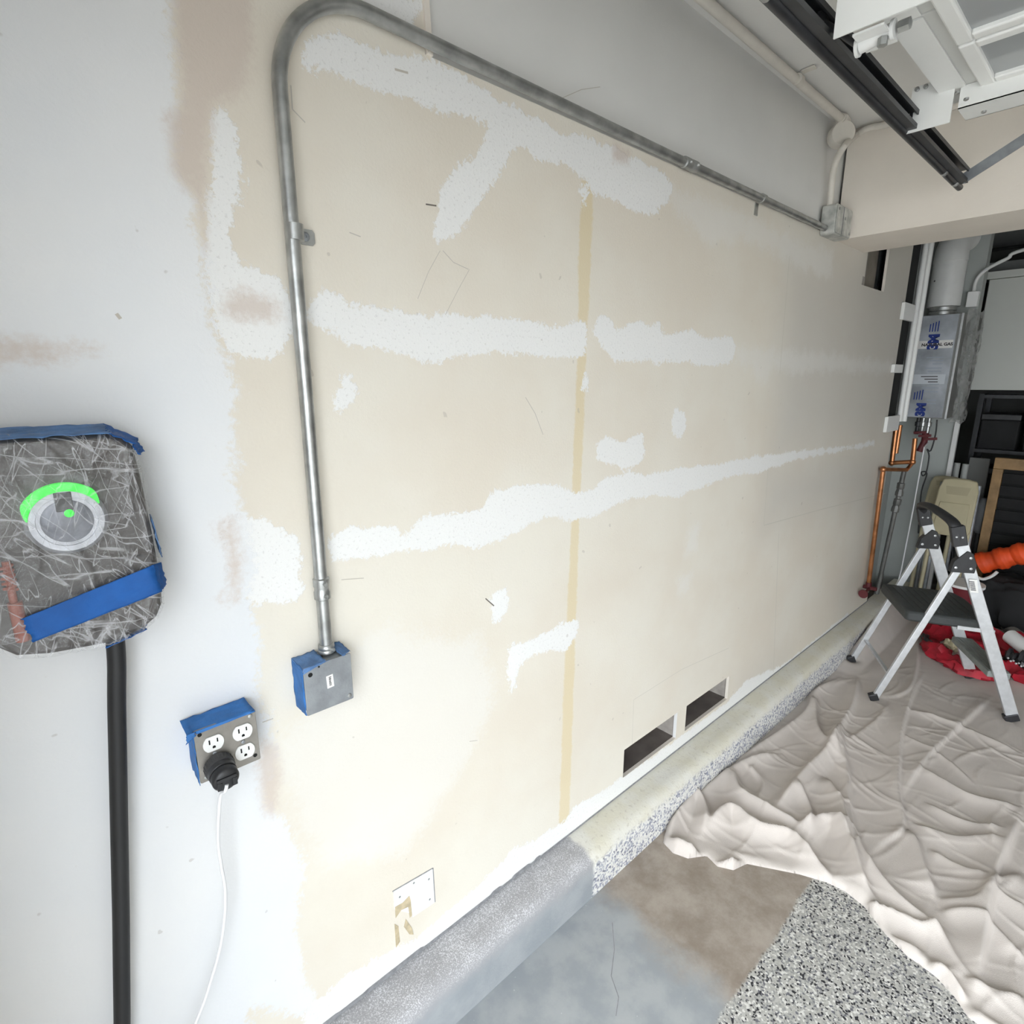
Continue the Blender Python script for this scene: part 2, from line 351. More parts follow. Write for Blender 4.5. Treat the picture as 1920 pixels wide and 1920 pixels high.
for a, b2 in ((SX0+.004, SX1-.004), (VX0-.06, VX0-.012), (VX1+.006, VX1+.045)):
    build('stud_or_gap_shade', MB().box((a,.0145,VZ0-.05),(b2,.135,VZ1+.24)), M['old_wood'], wall)
build('stud_facing', MB().box((SX0-.001,.0008,VZ0-.002),(SX1+.001,.0142,VZ1+.002)), M['patch_white'], wall)
build('stud_or_gap_shade', MB().box((4.072,.02,1.36),(4.30,.15,2.67)), M['hole'], wall)  # near-black block added in the pipe gap; its colour stands in for shade
cavity(HX0-.08, HX1+.06, HZ0-.05, HZ1, .10)
build('stud_or_gap_shade', MB().box((HX0-.03,.0145,HZ0-.1),(HX0+.055,.10,2.64)), M['old_wood'], wall)
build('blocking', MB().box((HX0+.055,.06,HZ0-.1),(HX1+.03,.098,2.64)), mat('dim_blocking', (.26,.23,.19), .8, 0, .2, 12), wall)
# ragged grey edge where drywall meets the curb
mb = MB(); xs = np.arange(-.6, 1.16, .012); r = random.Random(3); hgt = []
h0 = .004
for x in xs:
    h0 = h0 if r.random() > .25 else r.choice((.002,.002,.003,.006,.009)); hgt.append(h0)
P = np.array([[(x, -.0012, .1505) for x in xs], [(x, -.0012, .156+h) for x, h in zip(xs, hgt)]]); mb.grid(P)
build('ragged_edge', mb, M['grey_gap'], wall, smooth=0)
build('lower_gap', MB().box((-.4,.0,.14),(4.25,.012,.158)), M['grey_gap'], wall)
# pencil marks and scuffs on the drywall
def ribbon(pts, w, m, name='pencil_mark'):
    mb = MB(); q = [on_wall(*p) for p in pts]
    for a, b_ in zip(q[:-1], q[1:]):
        d = (b_-a); d /= np.linalg.norm(d); s = np.array([-d[2],0,d[0]])*w/2; o = np.array([0,-.0006,0])
        mb.add([a+o-s, b_+o-s, b_+o+s, a+o+s], [(0,1,2,3)])
    return build(name, mb, m, wall, smooth=0)
for pts, w, k in [([(798,383),(818,386)],.003,'pencil_dark'),([(825,470),(803,510),(783,560)],.0012,'pencil'),([(830,470),(850,492),(878,505)],.0015,'pencil'),([(880,505),(858,545),(835,590)],.0012,'pencil'),
        ([(985,745),(1003,775),(1018,815)],.002,'pencil'),([(910,1122),(926,1136)],.003,'pencil_dark'),([(640,1087),(682,1084)],.0014,'pencil'),([(492,1354),(512,1347)],.0022,'pencil'),
        ([(545,160),(548,205),(572,230)],.002,'pencil'),([(880,1390),(895,1388)],.002,'pencil'),([(1040,190),(1090,168),(1125,163)],.0015,'pencil'),([(655,436),(676,444)],.002,'pencil'),([(740,130),(765,137)],.004,'pencil'),([(218,588),(226,598)],.005,'pencil')]:
    ribbon(pts, w, M[k])
for pts, w in [([(1185,1395),(1188,1312),(1278,1255),(1366,1215)],.002),([(1432,985),(1540,955),(1660,925)],.004),([(1440,880),(1432,985)],.003),([(1480,480),(1462,700)],.003),([(1460,1000),(1450,1260)],.003)]:
    ribbon(pts, w, M['seam'], 'joint_line')
# cut-out plate low on the wall with torn paper below
pq = [on_wall(*p)[[0,2]] for p in [(738,1672),(811,1627),(814,1692),(742,1780)]]
build('cutout_plate', MB().prism([(.542,.40),(.658,.388),(.66,.278),(.592,.282),(.585,.30),(.542,.345)], lambda a,b_,d:(a,d,b_), -.0025, -.0003), M['patch_white'], wall)
mb = MB(); ft = lambda a,b_,d:(a,d,b_)
mb.prism([(.543,.352),(.565,.349),(.585,.356),(.588,.34),(.59,.29),(.583,.288),(.58,.325),(.56,.33),(.543,.318)], ft, -.0032, -.0026)
mb.prism([(.540,.30),(.55,.285),(.552,.235),(.540,.225)], ft, -.0015, -.0003); mb.prism([(.566,.27),(.572,.29),(.588,.25),(.592,.225),(.58,.235)], ft, -.0015, -.0003)
build('torn_paper', mb, M['torn'], wall)
mb = MB()
for x, z in ((.558,.372),(.60,.385),(.645,.365),(.645,.30)): mb.lathe([(.003,0),(.0025,.0008)], (x,-.0026,z), (0,-1,0), 10)
build('screw', mb, M['galv'], wall)
mb = MB(); e = [(.54,.40),(.66,.388),(.662,.277)]
for a, b_ in zip(e[:-1], e[1:]): mb.bar((a[0],-.0006,a[1]),(b_[0],-.0006,b_[1]), .003, .001, (0,0,1) if abs(b_[0]-a[0]) > .05 else (1,0,0))
build('cut_line', mb, M['grey_gap'], wall)

# ------------------------------------------------------------------ floor
fm, n, l, b = nodes('garage_floor'); T = NT(n, l)
tc = n.new('ShaderNodeTexCoord').outputs['Object']; sx = n.new('ShaderNodeSeparateXYZ'); l.new(tc, sx.inputs[0])
na = T.math('SUBTRACT', T.noise(tc, 5, 6), .5); nb = T.math('SUBTRACT', T.noise(tc, 60, 4), .5)
vo = n.new('ShaderNodeTexVoronoi'); vo.inputs['Scale'].default_value = 190; l.new(tc, vo.inputs['Vector'])
cr = n.new('ShaderNodeValToRGB'); cr.color_ramp.interpolation = 'CONSTANT'; e = cr.color_ramp.elements
e[0].position = 0; e[0].color = (.03,.03,.035,1); e[1].position = .11; e[1].color = (.40,.39,.36,1)
for p, cc in ((.36,(.30,.30,.29,1)),(.50,(.46,.45,.42,1)),(.76,(.66,.65,.61,1)),(.92,(.15,.15,.17,1))):
    x = e.new(p); x.color = cc
sc = n.new('ShaderNodeSeparateColor'); l.new(vo.outputs['Color'], sc.inputs[0]); l.new(sc.outputs[0], cr.inputs[0])
flake = cr.outputs[0]
brown = T.mix(T.step(T.noise(tc, 8, 8, .7), .30, .72), (.25,.205,.165), (.40,.35,.30))
bluegrey = T.mix(T.step(T.noise(tc, 9, 7, .6), .35, .65), (.29,.31,.325), (.37,.385,.39))
chip = T.step(T.noise(tc, 110, 2), .73, .76)
bluegrey = T.mix(T.math('MULTIPLY', chip, .6), bluegrey, (.62,.62,.6))
bx = T.math('ADD', T.math('ADD', sx.outputs[0], T.math('MULTIPLY', sx.outputs[1], -.13)), T.math('ADD', T.math('MULTIPLY', na, .22), T.math('MULTIPLY', nb, .05)))
bare = T.mix(T.step(bx, 1.20, 1.33), bluegrey, brown)
ey = T.math('ADD', T.math('ADD', sx.outputs[1], T.math('MULTIPLY', na, .03)), T.math('MULTIPLY', nb, .02))
ep = T.step(ey, -.566, -.580)
l.new(T.mix(ep, bare, flake), b.inputs['Base Color'])
l.new(T.math('ADD', T.math('MULTIPLY', ep, -.35), .75), b.inputs['Roughness'])
l.new(T.bump(T.math('ADD', T.math('MULTIPLY', T.noise(tc, 120, 4), .5), ep), .25, .002), b.inputs['Normal'])
floor = struct(build('floor', MB().box((-.55,-5.6,-.1),(6.4,.4,0)), fm, smooth=0), 'garage slab: grey-blue and brown bare strip, flaked coating beyond')
# hairline crack
mb = MB(); q = [on_floor(*p) for p in [(1148,1730),(1152,1780),(1146,1830),(1160,1870),(1155,1905)]]
for a, b_ in zip(q[:-1], q[1:]): mb.bar(a+[0,0,.0004], b_+[0,0,.0004], .002, .0006, (0,1,0))
build('crack', mb, M['grey_gap'], floor, smooth=0)

# ------------------------------------------------------------------ curb along the wall foot
cm, n, l, b = nodes('curb_concrete'); T = NT(n, l)
tc = n.new('ShaderNodeTexCoord').outputs['Object']; sx = n.new('ShaderNodeSeparateXYZ'); l.new(tc, sx.inputs[0])
na = T.math('SUBTRACT', T.noise(tc, 9, 6), .5); nb = T.math('SUBTRACT', T.noise(tc, 70, 4), .5)
vo = n.new('ShaderNodeTexVoronoi'); vo.inputs['Scale'].default_value = 150; l.new(tc, vo.inputs['Vector'])
sc = n.new('ShaderNodeSeparateColor'); l.new(vo.outputs['Color'], sc.inputs[0])
cr = n.new('ShaderNodeValToRGB'); cr.color_ramp.interpolation = 'CONSTANT'; e = cr.color_ramp.elements
e[0].position = 0; e[0].color = (.20,.205,.25,1); e[1].position = .12; e[1].color = (.66,.65,.62,1)
for p, cc in ((.45,(.40,.41,.45,1)),(.62,(.74,.73,.69,1)),(.88,(.30,.31,.38,1))): x = e.new(p); x.color = cc
l.new(sc.outputs[0], cr.inputs[0]); flake = cr.outputs[0]
cream = T.mix(T.step(T.noise(tc, 7, 6), .35, .65), (.66,.63,.52), (.70,.685,.62))
cream = T.mix(T.math('MULTIPLY', T.step(T.noise(tc, 60, 5, .7), .56, .66), .5), cream, (.46,.42,.35))
hz = T.math('ADD', sx.outputs[2], T.math('ADD', T.math('MULTIPLY', na, .05), T.math('MULTIPLY', nb, .03)))
hy = T.math('ADD', sx.outputs[1], T.math('ADD', T.math('MULTIPLY', na, .05), T.math('MULTIPLY', nb, .05)))
far = T.mix(T.step(hz, .125, .10), cream, flake)
spray = T.math('MULTIPLY', T.step(T.math('ADD', T.noise(tc, 330, 3, .8), T.math('MULTIPLY', T.noise(tc, 12, 4), .22)), .60, .72), T.step(hz, .10, .145))
grey = T.mix(T.step(T.noise(tc, 8, 5), .35, .65), (.27,.29,.305), (.335,.35,.36))
grey = T.mix(T.math('MULTIPLY', spray, .75), T.mix(T.step(hz, .08, .13), grey, (.33,.325,.33)), (.74,.74,.76))
gx = T.math('ADD', sx.outputs[0], T.math('MULTIPLY', na, .09))
l.new(T.mix(T.step(gx, 1.185, 1.205), grey, far), b.inputs['Base Color']); b.inputs['Roughness'].default_value = .6
l.new(T.bump(T.noise(tc, 130, 5), .35, .003), b.inputs['Normal'])
mb = MB(); xs = np.linspace(-.27, 4.9, 120)
prof = [(.012,.150),(-.062,.150),(-.088,.144),(-.104,.128),(-.110,.10),(-.113,.05),(-.117,0.0),(-.117,-.02),(.012,-.02)]
rng = np.random.RandomState(4); w = np.cumsum(rng.randn(len(xs)))*.0006; w -= np.linspace(0, w[-1], len(xs))
P = np.array([[(x, y + (w[i] if .0 < z < .149 else 0), z) for i, x in enumerate(xs)] for y, z in prof]); mb.grid(P)
struct(build('baseboard_left', mb, cm, smooth=50), 'raised concrete curb along the wall foot, painted grey then cream')

# ------------------------------------------------------------------ rest of the shell
struct(build('ceiling', MB().box((-.55,-5.6,2.68),(3.2,.4,2.78)), M['ceil_paint'], smooth=0))
struct(build('trim_1', MB().box((2.90,-5.6,2.245),(3.275,.0,2.679)), M['wall_paint'], smooth=0), 'cream boxed beam crossing the ceiling')
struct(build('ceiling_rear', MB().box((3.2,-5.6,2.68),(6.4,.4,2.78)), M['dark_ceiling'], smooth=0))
struct(build('wall_right', MB().box((-.55,-5.7,0),(6.4,-5.6,2.68)), M['wall_paint'], smooth=0))
struct(build('wall_back', MB().box((6.3,-5.6,0),(6.4,.4,2.68)), M['shade_wall'], smooth=0))
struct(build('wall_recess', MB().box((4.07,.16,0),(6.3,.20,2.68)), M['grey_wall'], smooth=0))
struct(build('wall_partition', MB().box((5.0,-.19,0),(5.10,.16,2.68)), M['grey_wall'], smooth=0))
struct(build('leak_blocking_wall', MB().box((-.55,.30,-.1),(6.4,.4,2.78)), M['dark_sheath'], smooth=0))  # unseen enclosure added to stop outside light leaking through the wall openings
mb = MB(); mb.box((-.42,-.60,0),(-.27,.3,2.68)); mb.box((-.42,-5.6,0),(-.27,-5.2,2.68)); mb.box((-.42,-5.2,2.08),(-.27,-.60,2.68))
struct(build('wall_front', mb, M['wall_paint'], smooth=0))
struct(build('ground', MB().box((-40,-40,-.14),(-.55,40,-.02)), M['driveway'], smooth=0), 'concrete driveway outside the open door')


# ================================================================== THINGS
V = Vector
# ------------------------------------------------------------------ galvanised conduit with its bend
def arc(c, r, a0, a1, n, fn): return [fn(c[0]+r*math.cos(a0+(a1-a0)*i/n), c[1]+r*math.sin(a0+(a1-a0)*i/n)) for i in range(n+1)]
CX, CY, CR = .419, -.022, .0125
zt = 2.268
cond = thing('electrical_conduit', (CX, CY, 1.11), 'long bare galvanised conduit bent from the blue taped junction box up along the wall top', 'conduit')
fnw = lambda a, b_: (a, CY, b_)
path = [(CX-.002, CY, 1.12), (CX, CY, 1.6)] + arc((CX+.165, zt-.165), .165, math.pi, math.pi/2, 18, fnw) + [(1.3, CY, zt-.004), (2.70, CY, zt-.008)]
build('pipe', MB().tube(path, CR, 20), M['galv'], cond)
def coupling(p, d, L=.05):
    mb = MB(); p = V(p); d = V(d).normalized()
    mb.lathe([(CR+.0005,-L/2),(CR+.0035,-L/2+.002),(CR+.0035,-.006),(CR+.002,-.003),(CR+.002,.003),(CR+.0035,.006),(CR+.0035,L/2-.002),(CR+.0005,L/2)], p, d, 20)
    for k in (-1, 1): mb.lathe([(.0045,0),(.0045,CR+.007),(.003,CR+.009)], p + d*k*L*.28, (0,-1,0), 10)
    return mb
build('coupling', coupling((CX-.001, CY, 1.24), (0,0,1), .045), M['galv'], cond)
build('coupling', coupling((1.64, CY, zt-.005), (1,0,0), .07), M['galv'], cond)
def strap(p, vertical=True, side=1):
    mb = MB(); px, py, pz = p
    if vertical:
        mb.lathe([(CR+.0004,-.014),(CR+.003,-.013),(CR+.003,.013),(CR+.0004,.014)], (px,py,pz), (0,0,1), 20)
        mb.prism([(CR*.8,-.013),(.04,-.013),(.044,-.008),(.044,.008),(.04,.013),(CR*.8,.013)], lambda a,b_,d:(px+a, d, pz+b_), -.004, -.0008)
    else:
        mb.lathe([(CR+.0004,-.012),(CR+.003,-.011),(CR+.003,.011),(CR+.0004,.012)], (px,py,pz), (1,0,0), 20)
        mb.prism([(-.011,-.05),(.011,-.05),(.011,-CR*.8),(-.011,-CR*.8)], lambda a,b_,d:(px+a, d, pz+b_), -.004, -.0008)
    return mb
s1 = build('strap', strap((CX+.004, CY, 1.888)), M['galv'], cond)
build('screw', MB().lathe([(.008,0),(.008,.002),(.005,.004),(.0025,.004),(.002,.002)], (CX+.030,-.004,1.888), (0,-1,0), 14), M['galv_dull'], s1)
build('strap', strap((2.12, CY, zt-.006), False), M['galv'], cond)
mb = MB(); mb.lathe([(CR+.001,.0),(.0165,.0),(.017,.004),(.0155,.007),(.0165,.010),(.0155,.016),(CR+.001,.018)], (CX-.002, CY, 1.104), (0,0,1), 16)
mb.lathe([(.0035,0),(.0035,.010),(.0025,.012)], (CX+.001, CY-.012, 1.113), (.3,-1,0), 10)
build('connector', mb, M['galv'], cond)

# ------------------------------------------------------------------ blue taped square junction box with blank cover
def roundrect(x0, z0, x1, z1, r, n=4):
    o = []
    for cx_, cz_, a0 in ((x1-r,z1-r,0),(x0+r,z1-r,90),(x0+r,z0+r,180),(x1-r,z0+r,270)):
        for i in range(n+1):
            a = math.radians(a0+90*i/n); o.append((cx_+r*math.cos(a), cz_+r*math.sin(a)))
    return o
fxz = lambda a, b_, d: (a, d, b_)
def tape_sheet(pts, m, name, parent, thick=.0008, n=10, wob=.0015, seed=1):
    """wrinkled tape over the quad pts (4 corners, 3D), with torn ends"""
    r = np.random.RandomState(seed); a, b_, c, d = [np.array(p, float) for p in pts]
    nrm = np.cross(b_-a, d-a); nrm /= np.linalg.norm(nrm); G = []
    for j in range(n+1):
        row = []
        for i in range(n+1):
            u = i/n; v = j/n; p = (a*(1-u)+b_*u)*(1-v)+(d*(1-u)+c*u)*v
            if i in (0, n): p = p + (b_-a)/np.linalg.norm(b_-a)*r.uniform(-1, 1)*.0018
            row.append(p + nrm*r.uniform(-1, 1)*wob)
        G.append(row)
    mb = MB(); mb.grid(np.array(G)); o = build(name, mb, m, parent, smooth=60)
    sm = o.modifiers.new('thickness', 'SOLIDIFY'); sm.thickness = thick; sm.offset = 0
    return o
jx0, jx1, jz0, jz1 = .354, .452, .999, 1.101
jb = thing('junction_box', ((jx0+jx1)/2, 0, jz0), 'square grey steel junction box with blank cover, small sticker and blue tape at conduit foot', 'junction box')
build('box_body', MB().prism(roundrect(jx0+.002, jz0+.002, jx1-.002, jz1-.002, .008), fxz, -.052, -.0005), M['galv_dull'], jb, bevel=.001)
build('cover_plate', MB().prism(roundrect(jx0, jz0, jx1, jz1, .003), fxz, -.0555, -.0525), M['galv_dull'], jb, bevel=.0008)
mb = MB(); mb.lathe([(.0045,0),(.0045,.0006)], (jx0+.013,-.0556,jz1-.017), (0,-1,0), 14); mb.lathe([(.002,0),(.002,.0006)], (jx0+.031,-.0556,jz1-.006), (0,-1,0), 10)
build('screw_hole', mb, M['hole'], jb)
mb = MB(); mb.lathe([(.0045,0),(.0045,.0016),(.003,.0022)], (jx1-.009,-.0556,jz0+.010), (0,-1,0), 12); build('screw', mb, M['galv'], jb)
st = build('sticker', MB().prism([(.3985,1.042),(.4125,1.043),(.4115,1.070),(.3975,1.069)], fxz, -.0562, -.0556), M['sticker'], jb, smooth=0)
mb = MB()
for i in range(9): mb.box((.4025,-.0566,1.047+i*.0022),(.4075+random.uniform(-.001,.001),-.0563,1.048+i*.0022+random.uniform(0,.0006)))
build('barcode', mb, M['ink'], st, smooth=0)
tape_sheet([(jx0-.001,-.0005,jz0-.001),(jx0-.001,-.054,jz0+.001),(jx0-.001,-.054,jz1+.001),(jx0-.001,-.0005,jz1+.002)], M['tape_box'], 'tape_strip', jb, seed=2, wob=.001)
tape_sheet([(jx0-.002,-.002,jz1+.002),(jx0-.002,-.056,jz1-.004),(CX-.02,-.058,jz1+.003),(CX-.02,-.002,jz1+.004)], M['tape_faded'], 'tape_strip', jb, seed=3)
tape_sheet([(CX+.012,-.002,jz1+.006),(CX+.014,-.060,jz1+.001),(jx1+.002,-.050,jz1+.002),(jx1+.001,-.001,jz1+.006)], M['tape_faded'], 'tape_strip', jb, seed=4)
tape_sheet([(jx0+.0,-.0562,jz1-.011),(jx0+.03,-.0562,jz1-.003),(CX-.012,-.0575,jz1+.002),(jx0-.001,-.0565,jz1+.001)], M['tape_faded'], 'tape_fold', jb, seed=5, wob=.0006)

# ------------------------------------------------------------------ four-socket outlet box
ox0, ox1, oz0, oz1 = .160, .262, .949, 1.053
ob = thing('outlet_box', ((ox0+ox1)/2, 0, oz0), 'steel outlet box with white sockets and blue tape, black plug in one socket', 'outlet box')
build('box_body', MB().prism(roundrect(ox0+.002, oz0+.002, ox1-.002, oz1-.002, .008), fxz, -.048, -.0005), M['steel_plate'], ob, bevel=.001)
build('cover_plate', MB().prism(roundrect(ox0, oz0, ox1, oz1, .003), fxz, -.0515, -.0485), M['steel_plate'], ob, bevel=.0008)
def outlet_face(cx_, cz_):
    R = .0170; pts = []
    for k in range(48):
        a = 2*math.pi*k/48; z = max(-.0142, min(.0142, R*1.02*math.sin(a))); pts.append((cx_+R*math.cos(a), cz_+z))
    o = build('socket', MB().prism(pts, fxz, -.0545, -.0516), M['white_plastic'], ob, bevel=.0006)
    mb = MB()
    mb.box((cx_-.0076,-.0549,cz_+.0005),(cx_-.0052,-.0546,cz_+.0092)); mb.box((cx_+.0054,-.0549,cz_+.0012),(cx_+.0076,-.0546,cz_+.0086))
    mb.prism([(cx_-.0024,cz_-.0085),(cx_+.0024,cz_-.0085),(cx_+.0026,cz_-.0058),(cx_+.0014,cz_-.0038),(cx_-.0014,cz_-.0038),(cx_-.0026,cz_-.0058)], fxz, -.0549, -.0546)
    build('slot', mb, M['hole'], o, smooth=0)
    return o
SXA, SXB, SZA, SZB = .188, .2365, 1.0185, .978
for p in ((SXA,SZA),(SXB,SZA),(SXB,SZB),(SXA,SZB)): outlet_face(*p)
for x, z, k in ((ox0+.009,oz1-.010,'hole'),(ox1-.009,oz0+.012,'hole'),(ox1-.010,oz1-.009,'galv'),(ox0+.010,oz0+.010,'galv'),(SXB-.001,(SZA+SZB)/2,'galv_dull'),(SXA,(SZA+SZB)/2,'galv_dull')):
    build('screw_hole' if k == 'hole' else 'screw', MB().lathe([(.0036,0),(.0036,.0006 if k == 'hole' else .002),(.002,.0007 if k == 'hole' else .0026)], (x,-.0516,z), (0,-1,0), 12), M[k], ob)
tape_sheet([(ox0-.001,-.0005,oz0+.004),(ox0-.001,-.050,oz0-.003),(ox0-.001,-.051,oz1+.001),(ox0-.001,-.0005,oz1+.001)], M['tape_box'], 'tape_strip', ob, seed=6, wob=.001)
tape_sheet([(ox0-.010,-.004,oz1+.002),(ox0-.010,-.054,oz1-.002),(ox1-.002,-.055,oz1+.001),(ox1-.004,-.002,oz1+.003)], M['tape_box'], 'tape_strip', ob, seed=8)
tape_sheet([(ox0-.012,-.052,oz1-.018),(ox0+.002,-.056,oz1-.007),(ox0+.002,-.055,oz1+.001),(ox0-.010,-.052,oz1-.001)], M['tape_box'], 'tape_flap', ob, seed=9, wob=.0008)
tape_sheet([(ox0+.003,-.0545,oz1-.005),(ox1-.002,-.0565,oz1-.002),(ox1-.002,-.055,oz1+.001),(ox0+.003,-.0545,oz1+.001)], M['tape_box'], 'tape_flap', ob, seed=10, wob=.0005)
# ------------------------------------------------------------------ black plug with a white cord
pc = V((SXA+.002, -.055, SZB-.001)); pd = V((.0,-1,-.10)).normalized()
pl = thing('power_plug', pc, 'black ribbed round plug with thin white cord hanging to the floor', 'plug')
mb = MB(); mb.lathe([(.019,0),(.0240,.002),(.0240,.018),(.0225,.020)], pc, pd, 40)
for k in range(24):
    a = 2*math.pi*k/24; u = V((1,0,0)); w_ = pd.cross(u); c0 = pc + (u*math.cos(a)+w_*math.sin(a))*.0235
    mb.bar(c0+pd*.003, c0+pd*.015, .0022, .0022, u)
build('grip_ring', mb, mat('grey_black_plastic', (.045,.044,.045), .5), pl)
build('plug_body', MB().lathe([(.0215,.0175),(.0225,.020),(.0225,.031),(.0215,.032),(.0200,.032),(.0200,.035),(.0218,.036),(.0218,.046),(.019,.050),(.012,.052)], pc, pd, 32), M['black_plastic'], pl)
mb = MB(); b0 = pc+pd*.045
mb.bar(b0+V((-.012,-.003,-.012)), b0+V((-.012,-.006,.004)), .008, .012, (1,0,0)); mb.bar(b0+V((.012,-.003,-.012)), b0+V((.012,-.006,.004)), .008, .012, (1,0,0)); mb.bar(b0+V((-.016,-.006,.006)), b0+V((.016,-.006,.006)), .006, .010, (0,0,1))
build('cord_clamp', mb, M['black_plastic'], pl, bevel=.001)
cp = [tuple(pc+pd*.050+V((-.001,-.002,-.006))), tuple(pc+pd*.050+V((-.004,.002,-.020)))]
for (x, y), d in zip([(414,1490),(410,1530),(409,1580),(415,1625),(422,1665),(422,1710),(416,1760),(407,1800),(395,1840),(382,1880),(368,1915),(352,1960)], [-.072,-.062,-.055,-.05,-.047,-.046,-.046,-.046,-.047,-.048,-.05,-.052]): cp.append(tuple(on_wall(x, y, d)))
cp += [tuple(V(cp[-1])+V((-.03,-.03,-.10))), tuple(V(cp[-1])+V((-.05,-.09,-.25))), (0.0,-.17,.004), (-.10,-.20,.004)]
def smooth_path(P, n=6):
    P = [V(p) for p in P]; o = []
    for i in range(len(P)-1):
        p0 = P[max(i-1,0)]; p1 = P[i]; p2 = P[i+1]; p3 = P[min(i+2,len(P)-1)]
        for k in range(n):
            t = k/n; o.append(.5*((2*p1)+(p2-p0)*t+(2*p0-5*p1+4*p2-p3)*t*t+(3*p1-p0-3*p2+p3)*t**3))
    return o+[P[-1]]
build('cord', MB().tube(smooth_path(cp), .0031, 10), M['white_cord'], pl)

# ------------------------------------------------------------------ wall charger wrapped in plastic film
ch = thing('wall_charger', (.045, 0, 1.26), 'charcoal wall charger wrapped in clear plastic and blue tape with glowing green arc', 'charger')
CO = [(-.057,1.30),(-.052,1.545),(-.040,1.566),(-.02,1.572),(.108,1.570),(.124,1.563),(.134,1.548),(.138,1.50),(.141,1.42),(.143,1.34),(.140,1.305),(.130,1.285),(.108,1.270),(.07,1.262),(.0,1.268),(-.035,1.277)]
build('housing', MB().prism(CO, fxz, -.088, -.0005), M['charger_body'], ch, bevel=.008)
D0 = V((.0445,-.088,1.455))
ring = build('dial_ring', MB().lathe([(.046,0),(.046,.006),(.041,.012),(.034,.012),(.0335,.010),(.029,.010)], D0, (0,-1,0), 48), M['dial_alu'], ch)
disc = build('dial_face', MB().lathe([(.029,.004),(.029,.011),(.026,.0125)], D0, (0,-1,0), 40), M['dial_grey'], ch)
build('notch', MB().box((D0.x-.010,-.1015,D0.z+.014),(D0.x+.009,-.094,D0.z+.040)), M['black_plastic'], ch, bevel=.001)
mb = MB(); R0, R1 = .0415, .0520; o = []
for k in range(33):
    a = math.radians(28+ (172-28)*k/32); tpr = min(1, 6*min(k, 32-k)/32+.15); o.append((R0+(R1-R0)*tpr, a))
poly = [(D0.x+R0*math.cos(a), D0.z+R0*math.sin(a)) for _, a in o] + [(D0.x+r_*math.cos(a), D0.z+r_*math.sin(a)) for r_, a in reversed(o)]
n_ = len(o); mb.add([(x,-.1012,z) for x, z in poly], [(i,i+1,2*n_-2-i,2*n_-1-i) for i in range(n_-1)])
mb.add([(x,-.0885,z) for x, z in poly], [(i,i+1,2*n_-2-i,2*n_-1-i) for i in range(n_-1)]); nn = len(poly)
mb.f += [(i,(i+1)%nn,nn+(i+1)%nn,nn+i) for i in range(nn)]
build('light_arc', mb, M['green_led'], ch, smooth=0)
build('indicator_light', MB().lathe([(.0055,0),(.0055,.001),(.003,.002)], D0+V((.003,-.0126,.011)), (0,-1,0), 16), M['green_led'], ch)
mb = MB(); hx = [(-.0265+.006*math.cos(a), -.0935+.005*math.sin(a), 1.372+.0011*a) for a in np.linspace(0, 2*math.pi*5, 90)]; mb.tube(hx, .0022, 8); mb.tube([(-.0265,-.0935,1.345),(-.0255,-.0935,1.412)], .0045, 10); mb.tube([(-.025,-.0925,1.30),(-.0255,-.0925,1.355)], .008, 12)
build('orange_coil', mb, M['orange'], ch)
# clear film: crumpled skin over the housing
N = 90; gx = np.linspace(-.066, .150, N); gz = np.linspace(1.252, 1.582, int(N*1.5)); FX, FZ = np.meshgrid(gx, gz)
sd = sdf_poly(CO, FX, FZ); rs = np.random.RandomState(11)
wr = np.zeros_like(FX)
for k in range(34):
    a = rs.uniform(0, math.pi); cx_ = rs.uniform(-.06,.15); cz_ = rs.uniform(1.25,1.58); L = rs.uniform(.02,.09)
    dd = (FX-cx_)*math.sin(a)-(FZ-cz_)*math.cos(a)+.006*np.sin(((FX-cx_)*math.cos(a)+(FZ-cz_)*math.sin(a))*55+k); al = (FX-cx_)*math.cos(a)+(FZ-cz_)*math.sin(a)
    wr += rs.uniform(.0015,.0045)*np.exp(-np.abs(dd)/.0022)*np.exp(-(al/L)**2)
low = np.clip((1.33-FZ)/.07, 0, 1); wr += low*.006*(np.sin(FX*190+FZ*60)*np.sin(FZ*230-FX*70)*.5+.5)
depth = .1035 - .070*np.clip((.010-sd)/.024, 0, 1)**2 + wr + .004*np.exp(-((FX-.0445)**2+(FZ-1.455)**2)/.004)
inside = sd > -.004
P = np.stack([FX, -depth, FZ], 2); ids = np.where(inside.ravel())[0]; mp = -np.ones(FX.size, int); mp[ids] = np.arange(len(ids)); fs = []
nzf, nxf = FX.shape
for j in range(nzf-1):
    for i in range(nxf-1):
        q4 = [j*nxf+i, j*nxf+i+1, (j+1)*nxf+i+1, (j+1)*nxf+i]
        if all(mp[q] >= 0 for q in q4): fs.append(tuple(int(mp[q]) for q in q4))
pm, n, l, b = nodes('clear_plastic_film'); T = NT(n, l)
tcp = n.new('ShaderNodeTexCoord').outputs['Object']; ns = T.noise(tcp, 28, 6, .7); n.remove(b)
tr = n.new('ShaderNodeBsdfTransparent'); tr.inputs[0].default_value = (.97,.97,.97,1); gl = n.new('ShaderNodeBsdfGlossy'); gl.inputs[1].default_value = .16; df = n.new('ShaderNodeBsdfDiffuse'); df.inputs[0].default_value = (.8,.8,.82,1)
m1 = n.new('ShaderNodeMixShader'); m2 = n.new('ShaderNodeMixShader')
